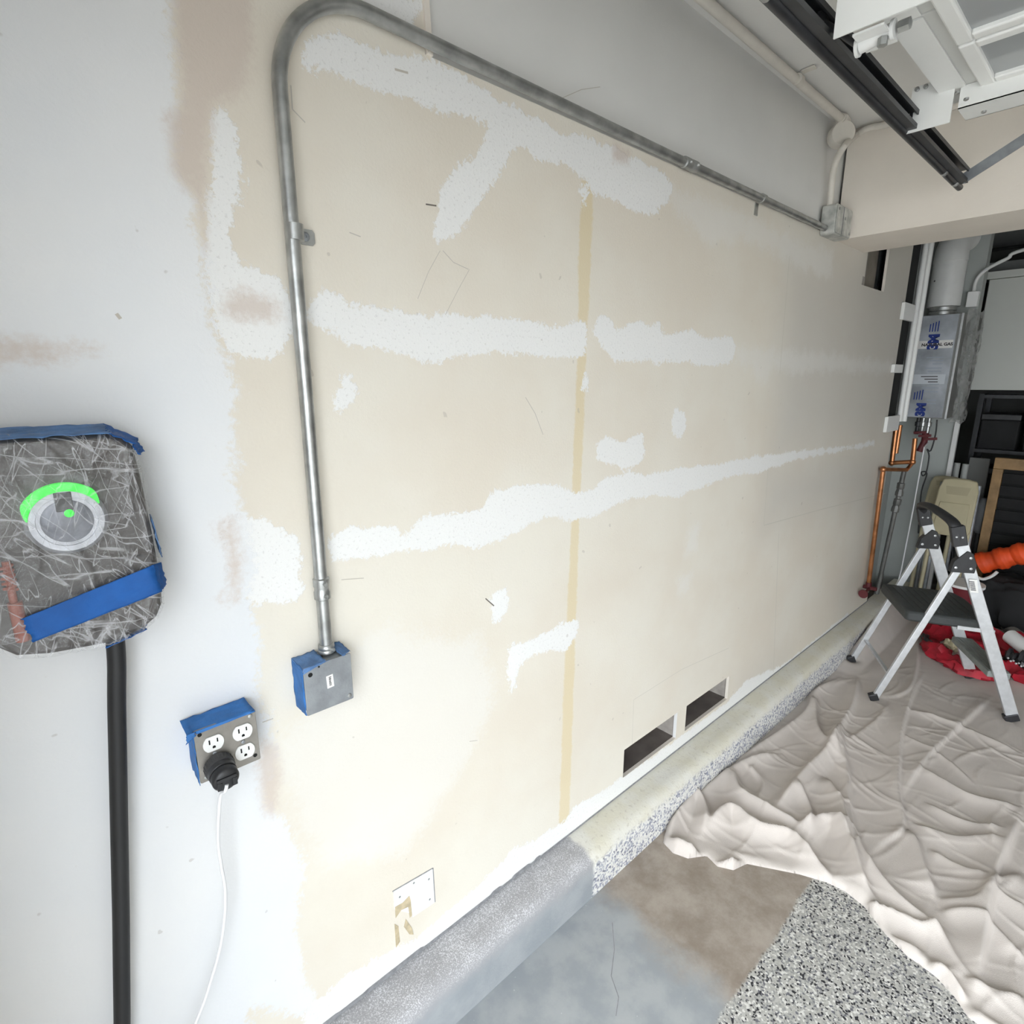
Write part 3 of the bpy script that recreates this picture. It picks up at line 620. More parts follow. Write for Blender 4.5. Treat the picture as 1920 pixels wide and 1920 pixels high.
def streak(ang, sx_, sy_, det=3):
    mp0 = n.new('ShaderNodeMapping'); mp0.inputs['Rotation'].default_value = (0, math.radians(ang), 0); l.new(tcp, mp0.inputs[0]); mpn = n.new('ShaderNodeMapping'); mpn.inputs['Location'].default_value = (ang, 0, 0); mpn.inputs['Scale'].default_value = (sx_, 1, sy_); l.new(mp0.outputs[0], mpn.inputs[0])
    return T.math('ABSOLUTE', T.math('SUBTRACT', T.noise(mpn.outputs[0], 1.0, det, .6), .5))
ridge = T.math('MINIMUM', T.math('MINIMUM', streak(40, 34, 5, 2), streak(-24, 40, 5, 2)), T.math('MINIMUM', streak(78, 26, 4, 2), streak(8, 44, 6, 2)))
l.new(T.math('ADD', T.math('MULTIPLY', T.step(ridge, .012, .0), .30), T.math('ADD', T.math('MULTIPLY', T.step(ns, .52, .75), .16), .03)), m1.inputs[0]); l.new(tr.outputs[0], m1.inputs[1]); l.new(df.outputs[0], m1.inputs[2])
m2.inputs[0].default_value = .07; l.new(m1.outputs[0], m2.inputs[1]); l.new(gl.outputs[0], m2.inputs[2]); l.new(m2.outputs[0], n['Material Output'].inputs[0])
bpn = T.bump(T.noise(tcp, 60, 6, .7), .6, .004); l.new(bpn, gl.inputs['Normal']); l.new(bpn, df.inputs['Normal'])
build('plastic_film', MB().add(P.reshape(-1,3)[ids].tolist(), fs), pm, ch, smooth=70)
def tp(x, z, d): return (x, -d, z)
tape_sheet([tp(-.022,1.337,.113),tp(.132,1.376,.112),tp(.137,1.332,.111),tp(-.016,1.302,.114)], M['tape'], 'tape_band', ch, seed=21, wob=.0008, n=14)
tape_sheet([tp(.130,1.376,.112),tp(.146,1.372,.090),tp(.149,1.335,.088),tp(.135,1.332,.111)], M['tape'], 'tape_band', ch, seed=22, wob=.001)
tape_sheet([tp(-.06,1.570,.107),tp(.108,1.570,.105),tp(.108,1.580,.050),tp(-.06,1.580,.050)], M['tape_faded'], 'tape_edge', ch, seed=23, n=16)
tape_sheet([tp(.104,1.570,.106),tp(.134,1.553,.104),tp(.146,1.556,.055),tp(.108,1.580,.050)], M['tape'], 'tape_edge', ch, seed=24)
tape_sheet([tp(.132,1.551,.098),tp(.138,1.536,.095),tp(.150,1.538,.06),tp(.144,1.556,.055)], M['tape'], 'tape_edge', ch, seed=25)
tape_sheet([tp(.141,1.440,.095),tp(.148,1.380,.092),tp(.152,1.380,.045),tp(.147,1.440,.050)], M['tape_faded'], 'tape_edge', ch, seed=26)
tape_sheet([tp(.06,1.262,.10),tp(.112,1.276,.104),tp(.118,1.270,.06),tp(.07,1.252,.055)], M['tape'], 'tape_edge', ch, seed=27)
pts = [(.078,-.05,1.275),(.074,-.05,1.22)] + [tuple(on_wall(x, y, d)) for x, y, d in ((219,1320,-.047),(221,1420,-.044),(223,1520,-.042),(225,1620,-.040),(227,1720,-.038),(228,1820,-.037),(229,1910,-.036),(230,2000,-.036))]
pts += [tuple(V(pts[-1])+V((-.01,-.02,-.15))), tuple(V(pts[-1])+V((-.03,-.11,-.33))), (-.05,-.2,.014), (-.20,-.25,.014)]
build('cable', MB().tube(smooth_path(pts, 4), .0125, 18), M['black_rubber'], ch)

# ------------------------------------------------------------------ fittings at the far wall top
cb = thing('conduit_junction_box', (2.80, 0, 2.235), 'small paint splashed steel box in the corner where wall meets the cream beam', 'junction box')
bx0, bx1, bz0, bz1 = 2.705, 2.885, 2.235, 2.352
mm = mat('paint_splashed_zinc', (.62,.62,.58), .5, .3, .0, 22, .2, 60, col2=(.33,.34,.32))
build('box_body', MB().prism(roundrect(bx0, bz0, bx1, bz1, .012), fxz, -.058, -.001), mm, cb, bevel=.003)
build('cover_plate', MB().prism(roundrect(bx0+.004, bz0+.004, bx1-.004, bz1-.004, .012), fxz, -.062, -.0585), mm, cb, bevel=.002)
mb = MB(); mb.box((2.775,-.0632,bz0+.006),(2.781,-.0622,bz1-.006)); build('cover_seam', mb, M['grey_gap'], cb, smooth=0)
for x, z in ((bx0+.02,bz1-.02),(bx1-.02,bz0+.02),(2.80,bz0+.07)): build('screw', MB().lathe([(.006,0),(.006,.003),(.003,.004)], (x,-.0625,z), (0,-1,0), 12), M['galv'], cb)

pp = thing('bent_pipe', (2.85,-.03,2.39), 'cream painted pipe curving from corner box up and right along the beam', 'conduit')
pts = [(2.84,-.030,2.386)] + [tuple(on_wall(x, y, -.022)) for x, y in ((1556,385),(1559,350))] + [tuple(on_wall(1563,318,-.035)), tuple(on_wall(1571,294,-.055)), tuple(on_wall(1585,272,-.085))] + [tuple(_pl(x, y, 0, 2.87)) for x, y in ((1604,254),(1622,243),(1645,236),(1672,231))]
pts = pts[1:]
e_ = V(pts[-1]); pts += [(2.882, e_.y-.5, e_.z+.0), (2.882, e_.y-2.0, e_.z)]
build('pipe', MB().tube(smooth_path(pts), .0125, 14), M['cream_conduit'], pp)
cc = thing('ceiling_conduit', (1.6,-.075,2.66), 'cream painted conduit running along the ceiling beside the black track', 'conduit')
c0 = on_floor(1320,0,2.655); c1 = on_floor(1572,218,2.655)
build('pipe', MB().tube([(-.26, c0[1], 2.655),(c0[0], c0[1], 2.655),(c1[0]+.06, c1[1], 2.655)], .0145, 18), M['cream_conduit'], cc)
sp = on_floor(1495,150,2.655); mb = MB()
mb.lathe([(.0147,-.012),(.0180,-.011),(.0180,.011),(.0147,.012)], (sp[0], c0[1], 2.655), (1,0,0), 18); mb.box((sp[0]-.012, c0[1]-.055, 2.672),(sp[0]+.012, c0[1]-.012, 2.677))
build('strap', mb, M['cream_conduit'], cc)
mb = MB(); mb.lathe([(.015,-.03),(.019,-.028),(.019,.0),(.017,.004),(.020,.008),(.020,.024),(.015,.026)], (c1[0]+.05, c1[1], 2.655), (1,0,0), 18); build('connector', mb, M['cream_conduit'], cc)
rb = thing('round_box', (2.86,-.085,2.58), 'round cream painted junction box in the corner under the ceiling', 'junction box')
rc = on_wall(1579,251,-.05)
mb = MB(); mb.lathe([(.043,-.035),(.046,-.032),(.046,.010),(.043,.014),(.015,.016)], (rc[0], rc[1], rc[2]), (-.75,-.66,0), 32); build('box_body', mb, M['cream_conduit'], rb)
mb = MB(); mb.tube([(rc[0]+.0, rc[1]+.01, rc[2]+.03),(rc[0]+.0, rc[1]-.0, 2.655),(c1[0]+.08, c1[1], 2.655)], .02, 14); build('hub', mb, M['cream_conduit'], rb)

# ------------------------------------------------------------------ overhead door: track and sections
tr_ = thing('door_track', (2.8,-.45,2.33), 'black steel overhead door track ending below the cream beam', 'door track')
ty = -.452; tz = 2.36
mb = MB(); prof = [(-.018,-.028),(.028,-.028),(.028,-.012),(.024,-.012),(.024,-.024),(-.014,-.024),(-.014,.030),(.024,.030),(.024,.018),(.028,.018),(.028,.034),(-.018,.034)]
mb.prism([(-a,b_) for a,b_ in prof], lambda a,b_,d:(d, ty-.012+a, tz-.016+b_*.75), -.26, 2.70)
build('rail', mb, M['black_steel'], tr_, smooth=0)
mb = MB(); mb.tube([(-.26,ty-.008,tz-.036),(2.745,ty-.008,tz-.036)], .011, 14); build('lower_flange', mb, M['black_steel'], tr_)
p0 = V((2.69,-.474,2.335)); p1 = V(at_x(1925,258,2.69)); d_ = (p1-p0)
mb = MB(); mb.bar(p0, p0+d_*3.0, .034, .004, (0,0,1)); mb.bar(p0+V((.016,0,.016)), p0+d_*3.0+V((.016,0,.016)), .004, .032, (0,0,1)); build('hanger_angle', mb, M['galv_dull'], tr_, smooth=0)
for x in (2.66, 2.50, 1.15): build('bolt', MB().lathe([(.010,0),(.010,.006),(.006,.010)], (x, ty-.012, tz-.040), (0,0,-1), 8), M['galv'], tr_)

gd = thing('garage_door', (1.0,-2.5,2.40), 'white sectional garage door raised flat under the ceiling', 'garage door')
DZ = 2.40; dy0 = -.535; xs_ = [-.02,.52,1.06,1.60,2.14]
for i in range(4):
    build('door_panel', MB().box((xs_[i]+.003,-4.9,DZ),(xs_[i+1]-.003,dy0,DZ+.045)), M['door_grey'], gd, smooth=0, bevel=.003)
for i in range(4): build('end_stile', MB().box((xs_[i]+.006,dy0-.055,DZ-.004),(xs_[i+1]-.006,dy0+.004,DZ-.0005)), M['door_white'], gd, smooth=0)
wy = float(on_floor(1792,14,DZ)[1]); wy = float(on_floor(1850,130,DZ)[1])
def win(x0, x1, y0, y1):
    f = MB(); w = .032
    f.box((x0,y0,DZ-.016),(x1,y0+w,DZ-.0005)); f.box((x0,y1-w,DZ-.016),(x1,y1,DZ-.0005)); f.box((x0,y0+w,DZ-.016),(x0+w,y1-w,DZ-.0005)); f.box((x1-w,y0+w,DZ-.016),(x1,y1-w,DZ-.0005))
    o = build('window_frame', f, M['door_white'], gd, smooth=0, bevel=.004)
    build('pane', MB().box((x0+w,y0+w,DZ-.005),(x1-w,y1-w,DZ-.0008)), M['window_grey'], o, smooth=0)
wa = on_floor(1779,14,DZ); wb = on_floor(1825,62,DZ); wc = on_floor(1866,128,DZ)
xm = float(wb[0]); xe = float(wc[0])+.05; yl = float(wc[1])+.035
win(xm-.50, xm-.0, yl-.55, yl); win(xm+.012, xe, yl-.55, yl)
bz = 2.292; b0_ = on_floor(1562,73,bz); bxx = float(b0_[0])
br = build('end_bracket', MB().box((bxx,float(b0_[1])-.20,bz),(bxx+.004,float(b0_[1]),DZ-.001)), M['door_white'], gd, smooth=0)
hp = at_x(1612,88,bxx+.05); hq = at_x(1672,56,bxx+.05)
mb = MB(); mb.tube([tuple(hp), tuple(hq)], .013, 16); mb.box((bxx+.006,hq[1],hp[2]+.002),(bxx+.09,hp[1],hp[2]+.006)); mb.lathe([(.017,0),(.017,.006),(.012,.007)], tuple(hp), (0,1,0), 14); mb.lathe([(.017,0),(.017,.006),(.012,.007)], tuple(hq), (0,-1,0), 14)
hg = build('hinge', mb, M['white_enamel'], gd)
mb = MB(); mb.tube([(hp[0],hp[1],hp[2]),(hp[0],ty-.02,tz-.002)], .006, 10); mb.lathe([(.008,0),(.023,.003),(.023,.010),(.008,.013)], (hp[0],ty-.028,tz-.0), (0,1,0), 20)
build('roller', mb, M['black_plastic'], hg)
mb = MB(); mb.lathe([(.011,0),(.011,.018),(.006,.02)], (hq[0],hq[1]-.012,hq[2]), (0,-1,0), 6); mb.lathe([(.009,0),(.009,.014)], (hq[0]-.01,hq[1]+.01,hq[2]-.012), (0,0,-1), 6); build('bolt', mb, M['galv'], hg)
x2 = 2.03; q0 = at_x(1711,168,x2); q1 = at_x(1781,226,x2)
eb = build('end_bracket', MB().box((x2,q1[1],q1[2]-.004),(x2+.004,q0[1],q0[2]+.004)), M['door_white'], gd, smooth=0)
for k in range(4): build('bolt', MB().lathe([(.006,0),(.006,.005),(.004,.007)], (x2-.0005, q0[1]-.012-.02*k, q0[2]-.004), (-1,0,0), 8), M['galv'], eb)
mb = MB(); mb.lathe([(.008,0),(.023,.003),(.023,.010),(.008,.013)], (x2+.02,ty-.028,tz), (0,1,0), 20); mb.tube([(x2+.02,ty-.02,tz),(x2+.02,q0[1]-.05,tz)], .006, 10); build('roller', mb, M['black_plastic'], eb)
sa = on_floor(1747,243,2.345); sx1 = float(sa[0])
mb = MB(); mb.box((sx1-.10,-4.9,2.345),(sx1,q1[1]-.012,2.3475)); mb.box((sx1-.10,-4.9,2.345),(sx1-.0975,q1[1]-.012,DZ-.001)); mb.box((sx1-.0025,-4.9,2.345),(sx1,q1[1]-.012,DZ-.001))
su = build('strut', mb, M['door_white'], gd, smooth=0)
mb = MB()
for px, py in ((1795,160),(1812,172),(1845,196)): 
    p = on_floor(px, py+12, 2.345); mb.lathe([(.006,0),(.006,.004),(.003,.006)], (p[0],p[1],2.345), (0,0,-1), 8)
build('screw', mb, M['galv'], su)
# ------------------------------------------------------------------ canvas drop cloth with folds
def fp(pts, z=0.0): return [tuple(on_floor(x, y, z)[:2]) for x, y in pts]
def cp_(pts): return [(1100+x/2.341, 1200+y/2.341) for x, y in pts]
OUT = fp([(1243,1580),(1252,1545),(1295,1495),(1345,1445),(1400,1392),(1470,1325),(1530,1270),(1575,1230)]) + [(3.3,-.105),(3.8,-.11),(4.3,-.10),(4.75,-.11),(4.9,-.3),(4.9,-2.2),(1.75,-2.2)] + fp([(1990,2030),(1900,1965),(1815,1908),(1790,1870),(1755,1832),(1700,1792),(1660,1752),(1620,1700),(1585,1672),(1550,1655),(1500,1640),(1440,1628),(1400,1620),(1375,1632),(1345,1625),(1325,1605),(1290,1610),(1262,1600)])
FOLDS = [ # polyline (detail-crop pixels), height, steep side width, soft side width
 ([(1085,400),(1120,500),(1140,600),(1150,780),(1190,920),(1290,1080),(1400,1190),(1540,1300),(1660,1490)], .034, .010, .045),
 ([(1190,170),(1165,300),(1110,400),(1080,480),(1125,565)], .030, .012, .04),
 ([(1045,620),(1080,690),(1110,750),(1150,910)], .036, .010, .04),
 ([(1480,150),(1430,250),(1385,400),(1368,560),(1368,680),(1388,840),(1300,900),(1235,955)], .022, .006, .05),
 ([(1780,255),(1640,385),(1500,520),(1372,695)], .016, .006, .045),
 ([(1440,310),(1640,390),(1780,450),(1910,510)], .014, .006, .035),
 ([(1380,310),(1500,340),(1640,400)], .010, .005, .03),
 ([(1440,555),(1580,640),(1700,700),(1910,745)], .018, .008, .04),
 ([(1900,780),(1840,920),(1780,1080),(1740,1330),(1705,1560)], .028, .008, .05),
 ([(1430,820),(1600,880),(1740,885),(1840,905)], .020, .009, .05),
 ([(1400,840),(1440,900),(1475,1010),(1525,1145)], .026, .012, .05),
 ([(1525,1150),(1700,1165),(1780,1085),(1920,1040)], .022, .010, .05),
 ([(815,775),(880,700),(960,600),(1060,500),(1120,400)], .050, .020, .04),
 ([(640,590),(665,690),(760,750),(850,800),(960,850)], .042, .018, .035),
 ([(470,720),(560,640),(690,550),(860,510)], .026, .010, .03),
 ([(520,860),(620,770),(740,850),(880,880),(960,950),(1045,1055)], .050, .014, .035),
 ([(890,870),(1060,810),(1150,930),(1210,1100),(1290,1190)], .040, .014, .04),
 ([(340,880),(420,760),(480,700),(520,780),(500,880)], .040, .018, .03),
 ([(345,890),(460,940),(560,1000),(690,985)], .040, .010, .025),
 ([(920,660),(980,770),(965,870)], .030, .010, .03),
 ([(1150,1170),(1300,1210),(1470,1285),(1545,1260)], .024, .010, .03),
 ([(1190,1230),(1340,1320),(1490,1395)], .016, .006, .03),
 ([(1485,1440),(1580,1490),(1660,1600)], .026, .010, .03),
 ([(1540,1210),(1640,1215),(1760,1260),(1920,1420)], .018, .008, .04),
 ([(1780,1120),(1850,1160),(1930,1190)], .016, .008, .05),
 ([(650,545),(800,450),(960,330),(1000,240),(1120,170)], .026, .012, .03),
 ([(1000,270),(1005,380),(1030,450),(1065,495)], .034, .012, .03),
 ([(1455,-10),(1445,130),(1400,245),(1260,255)], .014, .008, .03),
 ([(1130,460),(1300,330),(1240,260)], .010, .006, .03),
 ([(1370,420),(1560,520),(1700,640)], .008, .005, .02),
 ([(1480,720),(1640,800),(1830,850)], .012, .006, .03),
 ([(1500,930),(1640,1010),(1760,1060)], .012, .006, .03),
 ([(1100,1250),(1050,1060),(1000,990)], .014, .008, .02),
 ([(1650,1500),(1780,1560),(1930,1600)], .020, .010, .04),
 ([(740,720),(770,640),(700,560)], .014, .008, .03)]
x0_, x1_, y0_, y1_ = 1.50, 4.92, -1.75, -.08
gx = np.concatenate([np.arange(x0_, 3.2, .0065), np.arange(3.2, x1_, .014)]); gy = np.arange(y0_, y1_, .0065); QX, QY = np.meshgrid(gx, gy)
sd = sdf_poly(OUT, QX, QY)
H = np.full(QX.shape, .006)
def line_dist(P):
    """distance, side sign and end fade to a polyline"""
    best = np.full(QX.shape, 1e9); sg = np.zeros(QX.shape); tt = np.zeros(QX.shape); L = [0]
    for a, b_ in zip(P[:-1], P[1:]): L.append(L[-1]+math.hypot(b_[0]-a[0], b_[1]-a[1]))
    for i, (a, b_) in enumerate(zip(P[:-1], P[1:])):
        ex, ey_ = b_[0]-a[0], b_[1]-a[1]; t = np.clip(((QX-a[0])*ex+(QY-a[1])*ey_)/(ex*ex+ey_*ey_+1e-12), 0, 1)
        dx = QX-a[0]-ex*t; dy = QY-a[1]-ey_*t; d = np.hypot(dx, dy); u = d < best
        best = np.where(u, d, best); sg = np.where(u, np.sign(ex*dy-ey_*dx), sg); tt = np.where(u, (L[i]+t*(L[i+1]-L[i]))/L[-1], tt)
    return best, sg, tt
def spl(P, n=6):
    return [(v.x, v.y) for v in smooth_path([(a,b_,0) for a,b_ in P], n)]
for pts, A_, w1, w2 in FOLDS:
    d, sg, t = line_dist(spl(fp(cp_(pts))))
    fade = np.clip(t/.18, 0, 1)*np.clip((1-t)/.18, 0, 1); fade = fade*fade*(3-2*fade)*.85+.15*(np.minimum(t,1-t)>.001)
    w = np.where(sg > 0, w1, w2); H += A_*fade*np.exp(-(d/w)**1.5)
rs = np.random.RandomState(5)
for k in range(260):          # small random creases
    a = rs.choice([rs.uniform(-.5,.2), rs.uniform(1.0,2.2)]); cx_ = rs.uniform(x0_, 3.6); cy_ = rs.uniform(-1.5, -.15); L = rs.uniform(.04,.16); c_ = rs.uniform(-2.5,2.5)
    al = (QX-cx_)*math.cos(a)+(QY-cy_)*math.sin(a); dd = -(QX-cx_)*math.sin(a)+(QY-cy_)*math.cos(a)+c_*al*al
    H += rs.uniform(.0015,.0065)*np.exp(-np.abs(dd/np.where(dd>0,.0035,.012))**1.3)*np.exp(-(al/L)**2)
for k in range(14):           # broad swells
    cx_ = rs.uniform(1.6,4.6); cy_ = rs.uniform(-1.4,-.15); H += rs.uniform(.002,.010)*np.exp(-(((QX-cx_)/.18)**2+((QY-cy_)/.12)**2))
H += .013*np.exp(-((sd-.02)/.016)**2)*(QX < 2.6)*(.5+.5*np.sin(QX*31+QY*23))*(.5+.5*np.sin(QX*11-QY*19+1))     # bunched rim
curb_rise = .150*np.clip((QX-3.35)/.5, 0, 1)*np.clip((QY+.22)/.11, 0, 1); H += curb_rise
edge = np.clip(sd/.022, 0, 1); H = H*np.sqrt(np.clip(1-(1-edge)**2, 0, 1)) + .0006
foot = np.ones_like(H)
for fx, fy in ((3.163,-.364),(3.452,-.875),(3.527,-.144),(3.795,-.661)):
    k = np.exp(-(((QX-fx)**2+(QY-fy)**2)/.05**2)); H = H*(1-k)+.006*k
gyy, gxx = np.gradient(sd, gy, gx); gl_ = np.hypot(gxx, gyy)+1e-6
snap = (sd < np.where(QX < 3.2, .003, .006)); SXq = np.where(snap, QX-sd*gxx/gl_, QX); SYq = np.where(snap, QY-sd*gyy/gl_, QY)
step_ = np.where(QX < 3.2, .0066, .0142)
ins = (sd > -1.5*step_); ids = np.where(ins.ravel())[0]; mp = -np.ones(QX.size, int); mp[ids] = np.arange(len(ids))
J, I = np.meshgrid(np.arange(QX.shape[0]-1), np.arange(QX.shape[1]-1), indexing='ij'); q = J*QX.shape[1]+I
q4 = np.stack([q, q+1, q+QX.shape[1]+1, q+QX.shape[1]], 2).reshape(-1,4); ok = (mp[q4] >= 0).all(1); q4 = mp[q4[ok]]
cm_ = bpy.data.meshes.new('drop_cloth'); vv = np.stack([SXq, SYq, H], 2).reshape(-1,3)[ids]
cm_.from_pydata(vv.tolist(), [], q4.tolist()); cm_.update(); cm_.polygons.foreach_set('use_smooth', [True]*len(cm_.polygons)); cm_.materials.append(M['cloth'])
dc = bpy.data.objects.new('drop_cloth', cm_); COL.objects.link(dc); WL[dc] = V((0,0,0))
tag(dc, 'wrinkled beige canvas drop cloth spread on the garage floor', 'drop cloth')

# ------------------------------------------------------------------ step ladder
LA = V((3.163,-.364,.008)); LS = V((.289,-.511,0)); LT = V((.364,.22,0)).normalized()*.425
sn = LS.normalized(); tn = LT.normalized()
def lad(s, t, z): return LA + LS*s + LT*t + V((0,0,z))
sl = thing('step_ladder', lad(.5,.5,0), 'small aluminium step ladder with black platform standing on the drop cloth', 'ladder')
for t, tin in ((0,.02),(1,.98)):
    build('front_rail', MB().bar(lad(1,t,.014), lad(.40,tin,.91), .052, .022, sn), M['alu'], sl, smooth=0, bevel=.003)
    build('rear_leg', MB().bar(lad(0,t,.014), lad(.47,tin,.80), .030, .020, sn), M['alu'], sl, smooth=0, bevel=.003)
    for s_, w_ in ((1,.058),(0,.040)):
        build('rubber_foot', MB().bar(lad(s_,t,.0), lad(s_-.025,t,.034), w_, .032, sn), M['black_plastic'], sl, smooth=0, bevel=.003)
    o_ = -.013 if t == 0 else .013
    hb = build('hinge_bracket', MB().prism([(-.050,-.055),(.048,-.052),(.052,-.01),(.030,.045),(.005,.055),(-.040,.0)], lambda a,b_,d: lad(.46,tin,.785)+sn*a+V((0,0,b_))+tn*d, -.017, .017), M['black_plastic'], sl, bevel=.003)
    for a, b_ in ((-.030,-.030),(.030,-.030),(.022,.022)):
        build('rivet', MB().lathe([(.0065,0),(.0065,.002),(.003,.004)], lad(.46,tin,.785)+sn*a+V((0,0,b_))+tn*(-.017), -tn, 12), M['alu'], hb)
# handle over the top
ht = [lad(.405,.02,.875), lad(.385,.02,.925), lad(.36,.06,.965), lad(.335,.2,.985), lad(.325,.5,.995), lad(.335,.8,.985), lad(.36,.94,.965), lad(.385,.98,.925), lad(.405,.98,.875)]
hp_ = smooth_path(ht, 5); mb = MB(); prof = []; G = []
for i, p in enumerate(hp_):
    a = hp_[max(i-1,0)]; b_ = hp_[min(i+1,len(hp_)-1)]; tg = (b_-a).normalized(); nn_ = tg.cross(sn).normalized(); w_ = .028; h_ = .016
    G.append([p+sn*w_*math.cos(k*math.pi/6)+nn_*h_*math.sin(k*math.pi/6) for k in range(13)])
mb.grid(np.array([[tuple(x) for x in r_] for r_ in G])); mb.f += [tuple(range(12)), tuple(reversed(range(len(G)*13-13, len(G)*13-1)))]
hd = build('handle', mb, M['black_plastic'], sl)
for t in (.02,.98):
    for k in (-.012,.012): build('rivet', MB().lathe([(.005,0),(.005,.002),(.003,.004)], lad(.395,t,.905)+sn*k-tn*.018, -tn, 12), M['alu'], hd)
for t in (.02,.98):
    build('handle_socket', MB().bar(lad(.42,t,.86), lad(.375,t,.955), .058, .032, sn), M['black_plastic'], sl, smooth=0, bevel=.004)
# platform
P_ = [(.13,.03),(.16,.0),(.62,.0),(.72,.06),(.75,.25),(.76,.75),(.73,.95),(.64,1.0),(.2,1.0),(.14,.97)]
pf = build('platform', MB().prism(P_, lambda a,b_,d: lad(a,b_,.478+d+.018*(.5-a)), -.030, .022), M['tread_dark'], sl, bevel=.012)
mb = MB()
for k in range(9):
    s_ = .22+k*.055; mb.bar(lad(s_,.10,.478+.0225+.018*(.5-s_)), lad(s_,.90,.478+.0225+.018*(.5-s_)), .008, .004, sn)
build('grip_rib', mb, M['tread_dark'], pf)
build('platform_bar', MB().bar(lad(.50,-.0,.452), lad(.76,.0,.448), .020, .010, (0,0,1)), M['alu'], sl, smooth=0, bevel=.002)
build('platform_bar', MB().bar(lad(.20,1.0,.452), lad(.76,1.0,.448), .020, .010, (0,0,1)), M['alu'], sl, smooth=0, bevel=.002)
tm = mat('worn_grey_step', (.30,.32,.30), .55, .4, .2, 30)
st_ = build('step', MB().prism([(.78,.03),(.94,.03),(.94,.97),(.78,.97)], lambda a,b_,d: lad(a,b_,.235+d), -.028, .004), tm, sl, smooth=0, bevel=.004)
mb = MB()
for k in range(5): mb.bar(lad(.80+.03*k,.06,.240), lad(.80+.03*k,.94,.240), .006, .003, sn)
build('grip_rib', mb, tm, st_, smooth=0)
build('cross_brace', MB().bar(lad(.085,.0,.150), lad(.085,1.0,.150), .016, .012, sn), M['alu'], sl, smooth=0)
lb = build('label', MB().add([lad(.565+a,.0,z)+V((0,0,.0))-tn*.0118-LS*0 for a, z in ((-.032,.640),(.025,.640),(.0,.705),(-.055,.705))], [(0,1,2,3)]), M['sticker'], sl, smooth=0)
mb = MB()
for k in range(8): mb.add([lad(.56+a,.0,z)-tn*.0124 for a, z in ((-.025-.0032*k,.650+.006*k),(.010-.0032*k,.650+.006*k),(.010-.0032*k,.6535+.006*k),(-.025-.0032*k,.6535+.006*k))], [(0,1,2,3)])
build('label_print', mb, M['ink'], lb, smooth=0)

# ================================================================== REAR OF THE GARAGE
# ------------------------------------------------------------------ tankless water heater on the partition
HX = 4.76
wh = thing('water_heater', (HX+.12, -.05, 1.37), 'tall wall water heater still covered in blue printed protective film', 'water heater')
a0 = at_x(1727,592,HX); a1 = at_x(1806,585,HX); hz0 = float(at_x(1735,784,HX)[2]); hz1 = float(a0[2]); hy1 = float(a0[1]); hy0 = float(a1[1])-.004
build('casing', MB().box((HX+.004,hy0-.002,hz0),(4.995,hy1,hz1)), M['heater_side'], wh, smooth=0, bevel=.006)
fr = build('front_film', MB().box((HX,hy0+.022,hz0+.006),(HX+.0035,hy1-.004,hz1-.004)), M['film'], wh, smooth=0)
build('edge_trim', MB().box((HX-.001,hy0-.004,hz0),(HX+.006,hy0+.008,hz1)), M['alu'], wh, smooth=0, bevel=.001)
def text(body, size, at, xdir, updir, m, parent, name, off=.001, scale_x=1.0, bold=0.0):
    c = bpy.data.curves.new('lettering', 'FONT'); c.body = body; c.size = size; c.extrude = .0002; c.align_x = 'CENTER'; c.align_y = 'CENTER'; c.offset = bold
    t = bpy.data.objects.new('lettering', c); COL.objects.link(t); bpy.context.view_layer.update()
    dg = bpy.context.evaluated_depsgraph_get(); me = bpy.data.meshes.new_from_object(t.evaluated_get(dg))
    X = V(xdir).normalized(); Y = V(updir).normalized(); Z = X.cross(Y); o = V(at)
    vs = [tuple(o + X*v.co.x*scale_x + Y*v.co.y + Z*(v.co.z+off)) for v in me.vertices]; fs = [tuple(p.vertices) for p in me.polygons]
    bpy.data.objects.remove(t); bpy.data.curves.remove(c); bpy.data.meshes.remove(me)
    return build(name, MB().add(vs, fs), m, parent, smooth=0)
hc = (hy0+hy1)/2; hw = hy1-hy0
lx, ly = (0,-1,0), (0,0,1)          # reading directions on a face that looks towards -x
def hpos(px, py): p = at_x(px, py, HX); return (HX-.0004, float(p[1]), float(p[2]))
sk = build('sticker', MB().box((HX-.001,hy0+.03,hpos(1760,653)[2]),(HX-.0002,hy1-.006,hpos(1760,638)[2])), M['sticker'], wh, smooth=0)
text('NATURAL GAS', .026, (HX-.0012, hc, hpos(1760,646)[2]), lx, ly, M['ink'], wh, 'lettering', bold=.0012)
for px, py, sz in ((1751,641,.078),(1727,768,.070)): text('3M', sz, hpos(px, py), (0,0,1), (0,1,0), M['navy_ink'], wh, 'lettering', off=.0016, bold=.005)
mb = MB()
for px, py in ((1752,612),(1722,740)):
    c_ = hpos(px, py)
    for k in range(4): mb.box((HX-.0012, c_[1]-.026+.015*k, c_[2]-.034),(HX-.0004, c_[1]-.020+.015*k, c_[2]+.034-.006*k))
build('film_print', mb, M['navy_ink'], wh, smooth=0)['kind'] = 'stuff'
mb = MB()
for k, py in enumerate((670,676,682,690,696,720,727,734,750,756)):
    c_ = hpos(1765-.16*(py-600), py); mb.box((HX-.001, c_[1]-.045, c_[2]-.004),(HX-.0002, c_[1]+.050-.02*(k%3), c_[2]+.002))
build('film_lines', mb, mat('pale_print', (.36,.40,.47), .5), wh, smooth=0)['kind'] = 'stuff'
lb2 = build('sticker', MB().box((HX-.001,hpos(1772,710)[1],hpos(1740,720)[2]),(HX-.0002,hpos(1712,710)[1],hpos(1740,702)[2])), mat('pale_label', (.62,.65,.68), .5), wh, smooth=0)
mb = MB()
for k in range(3): c_ = hpos(1740, 706+5*k); mb.box((HX-.0014,c_[1]-.055,c_[2]-.003),(HX-.0011,c_[1]+.04-.02*k,c_[2]+.003))
